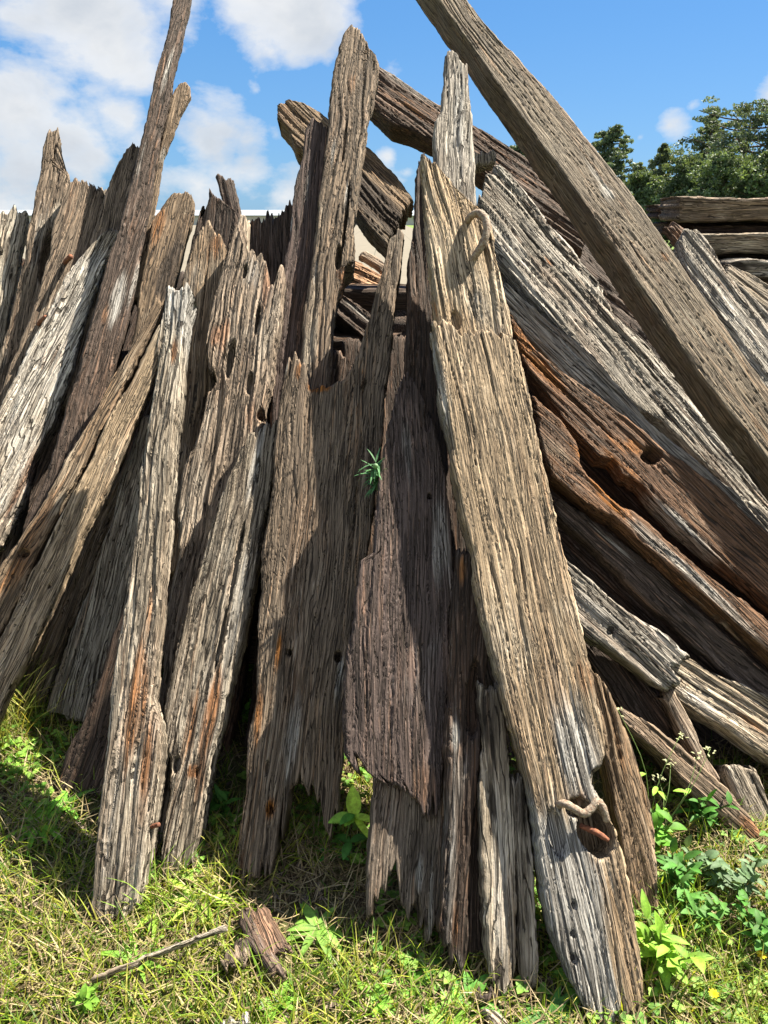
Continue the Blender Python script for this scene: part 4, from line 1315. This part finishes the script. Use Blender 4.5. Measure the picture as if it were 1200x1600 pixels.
BG = (.20, .46, .045)
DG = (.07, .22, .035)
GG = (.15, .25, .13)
rosette(60, 1290, 'bright rosette of long leaves in the sunny grass at the far left', 12, .13, .035, BG, seed=1)
rosette(100, 1262, 'smaller rosette next to the long leaved one at the far left', 9, .10, .03, (.16, .38, .05), seed=2)
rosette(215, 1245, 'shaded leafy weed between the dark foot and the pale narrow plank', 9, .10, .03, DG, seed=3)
rosette(30, 1180, 'weed of small round leaves at the left edge below the tall grass', 10, .08, .035, (.18, .40, .05), seed=4)
rosette(250, 1420, 'bright weed right of the foot of the pale narrow plank', 13, .11, .026, (.28, .48, .06), seed=5)
rosette(310, 1405, 'yellow green rosette in front of the split grey plank', 14, .11, .026, (.32, .50, .07), seed=6)
rosette(215, 1500, 'narrow leaved weed touching the fallen plank', 7, .11, .024, (.20, .42, .05), seed=7)
rosette(495, 1450, 'flat rosette with pale rounded leaves in front of the wide shaded plank', 8, .10, .036, (.22, .42, .07), tilt=(.1, .4), seed=8)
rosette(522, 1330, 'four leaved dark green seedling in the shade between two planks', 5, .06, .028, (.07, .30, .05), tilt=(.1, .3), seed=9, droop=.4)
rosette(640, 1530, 'low bright weed below the fringe of ragged points', 10, .06, .03, (.18, .42, .05), seed=10)
rosette(738, 1560, 'round leaved weed beside the foot of the charred sleeper', 8, .08, .045, (.12, .34, .05), seed=11)
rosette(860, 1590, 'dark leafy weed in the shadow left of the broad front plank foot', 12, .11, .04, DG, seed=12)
rosette(700, 1590, 'leafy weed at the bottom edge below the charred sleeper', 11, .09, .03, (.24, .48, .06), seed=13)
rosette(590, 1560, 'small leafy weed at the bottom edge below the rotted grey plank', 10, .07, .03, (.22, .46, .06), seed=14)
rosette(430, 1560, 'small bright weed below the reddish bark pieces', 9, .07, .028, (.2, .42, .05), seed=15)
bush(1035, 1510, 'lush bright green weed beside the foot of the broad front plank', 8, .11, .062, .027, (.24, .46, .05), seed=1, leaves=6, spread=.9)
bush(1020, 1330, 'green weed peering out behind the brown furrowed slab', 4, .14, .06, .026, (.14, .36, .04), seed=2, leaves=5)
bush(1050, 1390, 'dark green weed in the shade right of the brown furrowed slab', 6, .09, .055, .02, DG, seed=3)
bush(1110, 1385, 'grey green weed with small rounded leaves at the right', 8, .09, .04, .018, GG, seed=4, leaves=8, spread=.9)
bush(1160, 1400, 'second grey green weed nearer the right edge', 8, .08, .04, .018, GG, seed=5, leaves=8, spread=.9)
bush(1085, 1440, 'ferny dark weed below the grey green ones', 8, .09, .05, .018, (.10, .26, .05), seed=6, leaves=8, spread=1.0)
bush(1175, 1460, 'leafy dark weed in the right edge shadow', 8, .10, .05, .02, (.08, .24, .04), seed=7, leaves=7, spread=1.0)
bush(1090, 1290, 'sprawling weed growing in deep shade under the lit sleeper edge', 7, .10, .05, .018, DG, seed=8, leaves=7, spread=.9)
bush(395, 1120, 'little green sprig in the dark gap left of the wide shaded plank', 4, .08, .04, .02, (.16, .36, .05), seed=9, leaves=5)
bush(345, 1270, 'shaded weed in the dark gap beside the split grey plank', 5, .07, .05, .02, DG, seed=10, leaves=5)
bush(140, 1560, 'small tufted weed at the lower left corner', 5, .04, .04, .016, (.2, .4, .05), seed=11, leaves=5)
# sapling before the plum plank, leaf greens raised to paint sunlight on them
p = gp(548, 1345)
e = empty('sapling', p)
tag(e, 'young sapling with five leaves painted sunlit bright in front of the plum brown plank', 'sapling', 'leafy weeds in the grass')
top = p + np.array([.012, .0, .175])
stem_mesh('stem', [p, p + np.array([-.01, .01, .09]), top], .0022, e, (.14, .24, .06))
L_ = Leaves()
for az, ti, ln, wd, c in ((1.7, 1.15, .080, .040, (.42, .66, .08)), (3.3, .1, .070, .038, (.28, .52, .07)), (-.5, .3, .065, .025, (.46, .68, .09)), (-.9, -.1, .075, .020, (.46, .68, .09)), (-2.2, .2, .04, .026, (.22, .46, .06)), (3.9, .2, .05, .026, (.1, .3, .04))):
    L_.leaf(top + np.array([0, 0, rg.uniform(-.01, .008)]), az, ti, ln, wd, c, droop=.5, sh=.85, nn=8)
for az in (.5, 2.6, 4.4):
    L_.leaf(p + np.array([0, 0, .08]), az, .2, .055, .026, (.07, .22, .04), sh=.85)
L_.build('leaves', e)
# thistle in the crack
d = ray(587, 728)
Pn = np.array([0, -1.15, 1.0]); Pn = Pn / np.linalg.norm(Pn)
k = np.dot(np.array([0, 1.17, 0]) - np.array([0, 0, CAM_H]), Pn) / np.dot(d, Pn)
tp = np.array([0, 0, CAM_H]) + d * k
e = empty('thistle', tp)
tag(e, 'spiky green thistle head growing out of the crack between two leaning planks', 'thistle')
stem_mesh('stem', [tp + np.array([.01, .16, -.28]), tp + np.array([.01, .08, -.12]), tp], .004, e, (.10, .20, .08))
L_ = Leaves()
rr = np.random.RandomState(5)
for k in range(80):
    f = k / 80
    off = np.array([rr.uniform(-.006, .006), rr.uniform(-.006, .006), rr.uniform(-.075, .012)])
    L_.leaf(tp + off, k * 2.4, 1.1 - f * 1.9, rr.uniform(.03, .062), rr.uniform(.005, .009), np.array((.10, .26, .11)) * rr.uniform(.7, 1.3), droop=rr.uniform(.2, .9), nn=4, sh=.6)
L_.build('leaves', e)
V, q, ng = tube('bud', [tp + np.array([0, -.004, -.004]), tp + np.array([0, -.012, .004]), tp + np.array([0, -.018, .009])], [.006, .008, .003], None, seg=10)
o = mesh_np('flower_bud', V - tp, np.array(q), ng, mat=leaf_m)
C = np.ones((len(V), 4)); C[:, :3] = (.25, .42, .24)
set_col(o, 'tint', C)
o.parent = e
# tall yellow green grass clump at the left edge
def clump(px, py, label, n, ln, r, cols_, seed, wd=.004, lean=(.05, .7)):
    global rg
    p = gp(px, py)
    rg2 = np.random.RandomState(seed)
    x = p[0] + rg2.normal(0, r, n)
    y = p[1] + rg2.normal(0, r, n)
    cols = np.array(cols_)[rg2.randint(0, len(cols_), n)] * rg2.uniform(.75, 1.15, (n, 1))
    o = blades('grass_tuft', x, y, rg2.uniform(.4, 1, n) * ln, rg2.uniform(.5, 1.1, n) * wd, rg2.uniform(lean[0], lean[1], n), rg2.uniform(0, 6.28, n),
               rg2.uniform(.2, .9, n), cols, grass_m, seg=6)
    tag(o, label, 'grass tuft', 'tufts of longer grass')
    return o


YG = [(.42, .46, .10), (.55, .50, .18), (.28, .38, .07)]
clump(0, 1150, 'tall tuft of thin yellow green grass at the left edge', 190, .36, .07, YG, 1)
clump(-45, 1130, 'fine tall grass tuft half cut off by the left edge', 150, .42, .09, YG, 2)
clump(245, 1400, 'tuft of upright blades between the pale narrow plank and the split grey one', 40, .16, .03, [(.26, .45, .06), (.34, .5, .08)], 3, wd=.007)
clump(60, 1480, 'loose tuft of bent grass at lower left', 70, .14, .07, [(.26, .42, .06), (.4, .45, .1)], 4, wd=.005)
clump(1060, 1450, 'tuft of green blades right of the lush bright weed', 60, .16, .05, [(.24, .44, .06), (.36, .5, .08)], 5, wd=.006)
clump(1120, 1540, 'tuft of arching grass at the lower right', 90, .15, .08, [(.24, .42, .06), (.42, .46, .1)], 6, wd=.005)
clump(470, 1540, 'spreading grass tuft at the bottom centre left', 70, .12, .07, [(.26, .45, .06), (.36, .48, .08)], 7, wd=.005)
clump(660, 1575, 'dense tuft under the ragged grey points', 60, .12, .05, [(.24, .42, .05), (.4, .45, .1)], 8, wd=.005)
clump(330, 1560, 'thin tuft beside the small bark pieces', 50, .12, .05, [(.26, .45, .06), (.36, .48, .08)], 9, wd=.005)
clump(1170, 1590, 'wispy tuft in the lower right corner', 70, .14, .06, [(.3, .45, .06), (.46, .46, .14)], 10, wd=.005)
# seeding weed in front of the lit sleeper edge
p = gp(1010, 1330)
e = empty('seeding_weed', p)
tag(e, 'spindly weed with tiny seed heads in front of the lit sleeper edge', 'weed')
rr = np.random.RandomState(9)
tips = [(1062, 1150), (1110, 1170), (1048, 1195), (1090, 1180), (1028, 1215), (965, 1108)]
for (tx, ty) in tips:
    d = ray(tx, ty)
    T_ = np.array([0, 0, CAM_H]) + d * (1.62 / d[1])
    md = (p + T_) / 2 + np.array([rr.uniform(-.03, .03), -.02, .04])
    stem_mesh('stem', [p, md, T_], [.0018, .0012, .0007], e, (.2, .3, .1))
    L_ = Leaves()
    for k in range(9):
        L_.leaf(T_ + rr.uniform(-.012, .012, 3), rr.uniform(0, 6), rr.uniform(0, 1), .012, .005, (.42, .44, .26), nn=3)
    L_.leaf(md, rr.uniform(0, 6), .3, .04, .014, (.3, .55, .06), nn=5)
    L_.build('seed_head', e)
# little yellow flowers
for (px, py, lab) in ((1186, 1512, 'small yellow flower nearer the right edge'), (1112, 1572, 'small yellow flower in the grass right of the broad plank foot')):
    p = gp(px, py)
    e = empty('yellow_flower', p)
    tag(e, lab, 'flower', 'small yellow flowers')
    stem_mesh('stem', [p, p + np.array([.004, 0, .03]), p + np.array([.0, .004, .05])], .0012, e, (.2, .35, .06))
    L_ = Leaves()
    for k in range(9):
        L_.leaf(p + np.array([0, .004, .05]), k * .7, .6, .013, .007, (.85, .60, .02), droop=.5, nn=3)
    L_.build('petals', e)

# ------------------------------------------------------------------ bits of timber on the grass
def chip(label, kind, corners, lift=.5, th=.018, **kw):
    """loose piece lying on the ground: corners px (L0,L1),(R0,R1)"""
    C = np.array([0, 0, CAM_H])
    (l0, l1), (r0, r1) = corners
    o, _, _ = board(label, kind, lift, L=[l0, ((l0[0] + l1[0]) / 2, (l0[1] + l1[1]) / 2 + kw.pop('bend', 0)), l1], R=[r0, r1], m=.05, th=th, ds=.003, dt=.004,
                    name='timber_offcut', cat='offcut', group='loose broken bits of timber on the grass', wane=.004, **kw)
    return o


chip('long thin grey plank lying on the grass at lower left', 'grey', [((128, 1530), (348, 1444)), ((134, 1486), (364, 1402))], bend=-4, th=.02, rough=.4, lift=.2)
chip('reddish bark piece lying in front of the wide shaded plank', 'rust', [((415, 1502), (376, 1412)), ((456, 1486), (410, 1402))], rough=.5, stain=[('o', 412, 1440, .05, .08, .5)])
chip('dark narrow bark piece next to the reddish one', 'dark', [((428, 1530), (364, 1416)), ((446, 1520), (382, 1408))], rough=1.0)
chip('square brown chip left of the dark narrow bark piece', 'brown', [((350, 1518), (340, 1478)), ((394, 1504), (380, 1458))], rough=.8)
chip('small dark chip above the square brown one', 'dark', [((388, 1492), (360, 1464)), ((406, 1480), (380, 1450))], rough=.8)
chip('pale flat chip at the bottom edge left of centre', 'silver', [((345, 1615), (352, 1578)), ((392, 1610), (380, 1572))], rough=.6)
chip('grey split offcut at the bottom between charred sleeper and broad plank', 'grey', [((790, 1615), (742, 1572)), ((800, 1598), (758, 1562))], rough=.8)
chip('dark triangular chip behind the grey split offcut', 'dark', [((742, 1565), (748, 1535)), ((775, 1562), (768, 1530))], rough=.8)

# ------------------------------------------------------------------ yard and building behind
wm = simple_mat('aged_concrete', (.150, .132, .098), .95, 0, 1.2, .18, .004, (.125, .11, .08))
cm = simple_mat('pale_cladding', (.62, .63, .64), .8, 0, 2, .08, .002)
roofm = simple_mat('pale_roof', (.22, .25, .28), .7, 0, 2, .08, .002)


def boxm(name, x0, x1, y0, y1, z0, z1, mat, parent=None, bev=.01):
    import bmesh
    bm = bmesh.new()
    bmesh.ops.create_cube(bm, size=1)
    for v in bm.verts:
        v.co.x = x0 + (v.co.x + .5) * (x1 - x0)
        v.co.y = y0 + (v.co.y + .5) * (y1 - y0)
        v.co.z = z0 + (v.co.z + .5) * (z1 - z0)
    bmesh.ops.bevel(bm, geom=bm.edges[:], offset=bev, segments=1, affect='EDGES')
    me = bpy.data.meshes.new(name)
    bm.to_mesh(me)
    bm.free()
    me.materials.append(mat)
    o = bpy.data.objects.new(name, me)
    COL.objects.link(o)
    if parent:
        o.parent = parent
    return o


t = wm.node_tree
bs = t.nodes['Principled BSDF']
src = bs.inputs['Base Color'].links[0].from_socket
tcy = N(t, 'ShaderNodeTexCoord')
sy = N(t, 'ShaderNodeSeparateXYZ')
t.links.new(tcy.outputs['Object'], sy.inputs[0])
jn = M(t, 'LESS_THAN', M(t, 'FRACT', M(t, 'ADD', M(t, 'DIVIDE', sy.outputs[0], 2.35), .19)), .02)
t.links.new(MIX(t, M(t, 'MULTIPLY', jn, .7), src, (.05, .05, .03)), bs.inputs['Base Color'])
o = boxm('concrete_yard', -150, 4.2, 8.5, 158, -.06, .03, wm, None, .006)
tag(o, kind='structure')
e = empty('long_building', (0, 165, 0))
tag(e, 'long low shed with a pale sloping roof far behind the pile on the horizon', 'building')
boxm('wall', -150, 95, 160.5 - 165, 190 - 165, -.1, 1.7, cm, e, .02)
RV = np.array([(-151, 159.5, 1.72), (96, 159.5, 1.72), (96, 175, 2.9), (-151, 175, 2.9), (96, 190.5, 1.72), (-151, 190.5, 1.72),
               (-151, 159.5, 1.85), (96, 159.5, 1.85), (96, 175, 3.0), (-151, 175, 3.0), (96, 190.5, 1.85), (-151, 190.5, 1.85)], float)
ro = mesh_np('roof', RV - np.array([0, 165, 0]), np.array([(6, 7, 8, 9), (9, 8, 10, 11), (0, 1, 7, 6), (4, 5, 11, 10), (3, 2, 1, 0), (5, 4, 2, 3)]), [[1, 2, 4, 10, 8, 7], [0, 6, 9, 11, 5, 3]], mat=roofm, smooth_f=False)
ro.parent = e

# ------------------------------------------------------------------ trees
bark_m = simple_mat('bark', (.16, .12, .09), .95, 0, 30, .5, .02, (.07, .05, .04))


def tree(px, dist_, top_py, wpx, label, kind, seed, base_z=0.0, name='pine_tree', dens=1.0):
    rr = np.random.RandomState(seed)
    d = ray(px, 338)
    X, Y = d[0] / d[1] * dist_, dist_
    dt_ = ray(px, top_py)
    H = CAM_H + dt_[2] / dt_[1] * dist_
    Wd = wpx / FPX * dist_ / 2 * 1.06
    e = empty(name, (X, Y, base_z))
    tag(e, label, 'tree', 'trees beyond the wall')
    V, q, ng = [], [], []
    def addt(pts, rad, seg=6, res=3):
        v, qq, g_ = tube('t', pts, rad, None, seg=seg, res=res, noise=.3)
        b = sum(len(a) for a in V)
        V.append(v)
        q.extend([tuple(k + b for k in f) for f in qq])
        ng.extend([[k + b for k in f] for f in g_])
    lean_ = rr.uniform(-.06, .06) * H
    tr = [(0, 0, -.2), (lean_ * .3, 0, H * .35), (lean_ * .7, .1, H * .7), (lean_, 0, H * .95)]
    addt(tr, [H * .028, H * .021, H * .012, H * .004], 8)
    tips = []
    nb = {'pine': 46, 'open': 34, 'dense': 60}[kind]
    lo = {'pine': .30, 'open': .25, 'dense': .12}[kind]
    for k in range(nb):
        f = lo + (1 - lo) * (k + rr.rand()) / nb
        a = k * 2.4 + rr.uniform(-.4, .4)
        base = np.array([lean_ * f, 0, H * f * .95])
        prof = {'pine': .50 + .5 * math.sin(math.pi * min(1, (f - lo) / (1 - lo) * .95)), 'open': math.sin(math.pi * min(1, (f - lo) / (1 - lo) * .78 + .2)), 'dense': math.sqrt(max(0.05, 1 - ((f - .45) / .6) ** 2))}[kind]
        r = Wd * prof * rr.uniform(.65, 1.1)
        end = base + np.array([math.cos(a) * r, math.sin(a) * r, r * rr.uniform(.05, .45) * (1 if kind != 'pine' else .6)])
        end[2] = min(end[2], H)
        mid = (base + end) / 2 + np.array([0, 0, -.04 * r])
        addt([base, mid, end], [H * .008, H * .005, H * .002], 5, 2)
        for j in range(5):
            g = .35 + .65 * j / 4
            pt = base * (1 - g) + end * g + rr.uniform(-.28, .28, 3) * r
            tips.append((pt, r * rr.uniform(.05, .13) + .10))
    o = mesh_np('trunk', np.concatenate(V), np.array(q), ng, mat=bark_m, parent=e)
    # crown: many needle or leaf clumps around the branch ends
    cs = []
    cc = []
    base_c = {'pine': (.10, .145, .115), 'open': (.15, .195, .12), 'dense': (.11, .165, .10)}[kind]  # greens lightened and blued to stand in for distance haze
    size = dist_ * .0021
    for (pt, r) in tips:
        m_ = int(46 * dens)
        u = rr.normal(0, 1, (m_, 3))
        u /= np.linalg.norm(u, axis=1)[:, None]
        rad = r * rr.uniform(.3, 1, (m_, 1)) ** .6
        flat_ = np.array([1.25, 1.25, .45 if kind == 'pine' else .8])
        cs.append(pt + u * rad * flat_)
        cc.append(np.tile(np.array(base_c) * rr.uniform(.65, 1.5), (m_, 1)) * rr.uniform(.75, 1.3, (m_, 1)))
    cs = np.concatenate(cs)
    cc = np.concatenate(cc)
    n = len(cs)
    a = rr.normal(0, 1, (n, 3)); a /= np.linalg.norm(a, axis=1)[:, None]
    b = np.cross(a, rr.normal(0, 1, (n, 3))); b /= np.linalg.norm(b, axis=1)[:, None]
    s1 = size * rr.uniform(.7, 1.5, (n, 1))
    s2 = size * rr.uniform(.3, .7, (n, 1))
    VV = np.stack([cs - a * s1, cs + b * s2, cs + a * s1, cs - b * s2], 1).reshape(-1, 3)
    Q = np.arange(n * 4).reshape(-1, 4)
    o = mesh_np('crown', VV, Q, mat=tree_m, parent=e, smooth_f=False)
    C = np.ones((n, 4, 4)); C[..., :3] = cc[:, None, :]
    set_col(o, 'tint', C.reshape(-1, 4))


tree(945, 36, 195, 60, 'flat topped pine standing alone left of the other trees', 'pine', 1)
tree(1150, 36, 168, 185, 'large dark spreading pine right of centre in the tree line', 'pine', 2, dens=1.2)
tree(1205, 33, 140, 130, 'tall pine at the right edge of the view', 'pine', 3, dens=1.2)
tree(1082, 38, 158, 60, 'slender open crowned tree left of the large spreading pine', 'open', 4, name='eucalypt_tree')
tree(1030, 40, 218, 55, 'light green open tree between the lone pine and the slender one', 'open', 5, name='eucalypt_tree')
tree(985, 42, 250, 40, 'thin sparse tree just right of the lone flat topped pine', 'open', 6, name='eucalypt_tree', dens=.5)
tree(1005, 34, 270, 70, 'bushy dark tree low behind the flat stack', 'dense', 7, name='bushy_tree')
tree(1065, 33, 245, 90, 'rounded dark green tree in front of the slender one', 'dense', 8, name='bushy_tree')
tree(1130, 31, 240, 100, 'broad bushy tree under the large spreading pine', 'dense', 9, name='bushy_tree')
tree(1195, 30, 232, 100, 'yellowish bushy tree below the right edge pine', 'dense', 10, name='bushy_tree')
tree(960, 38, 285, 50, 'low shrubby tree at the foot of the lone pine', 'dense', 11, name='bushy_tree')
tree(812, 42, 215, 26, 'distant treetop peeping over the dark brown beam', 'pine', 12)
tree(1290, 32, 170, 120, 'pine outside the right edge beside the tall one', 'pine', 13)
tree(1360, 32, 215, 140, 'bushy tree furthest right of the tree line', 'dense', 14, name='bushy_tree')
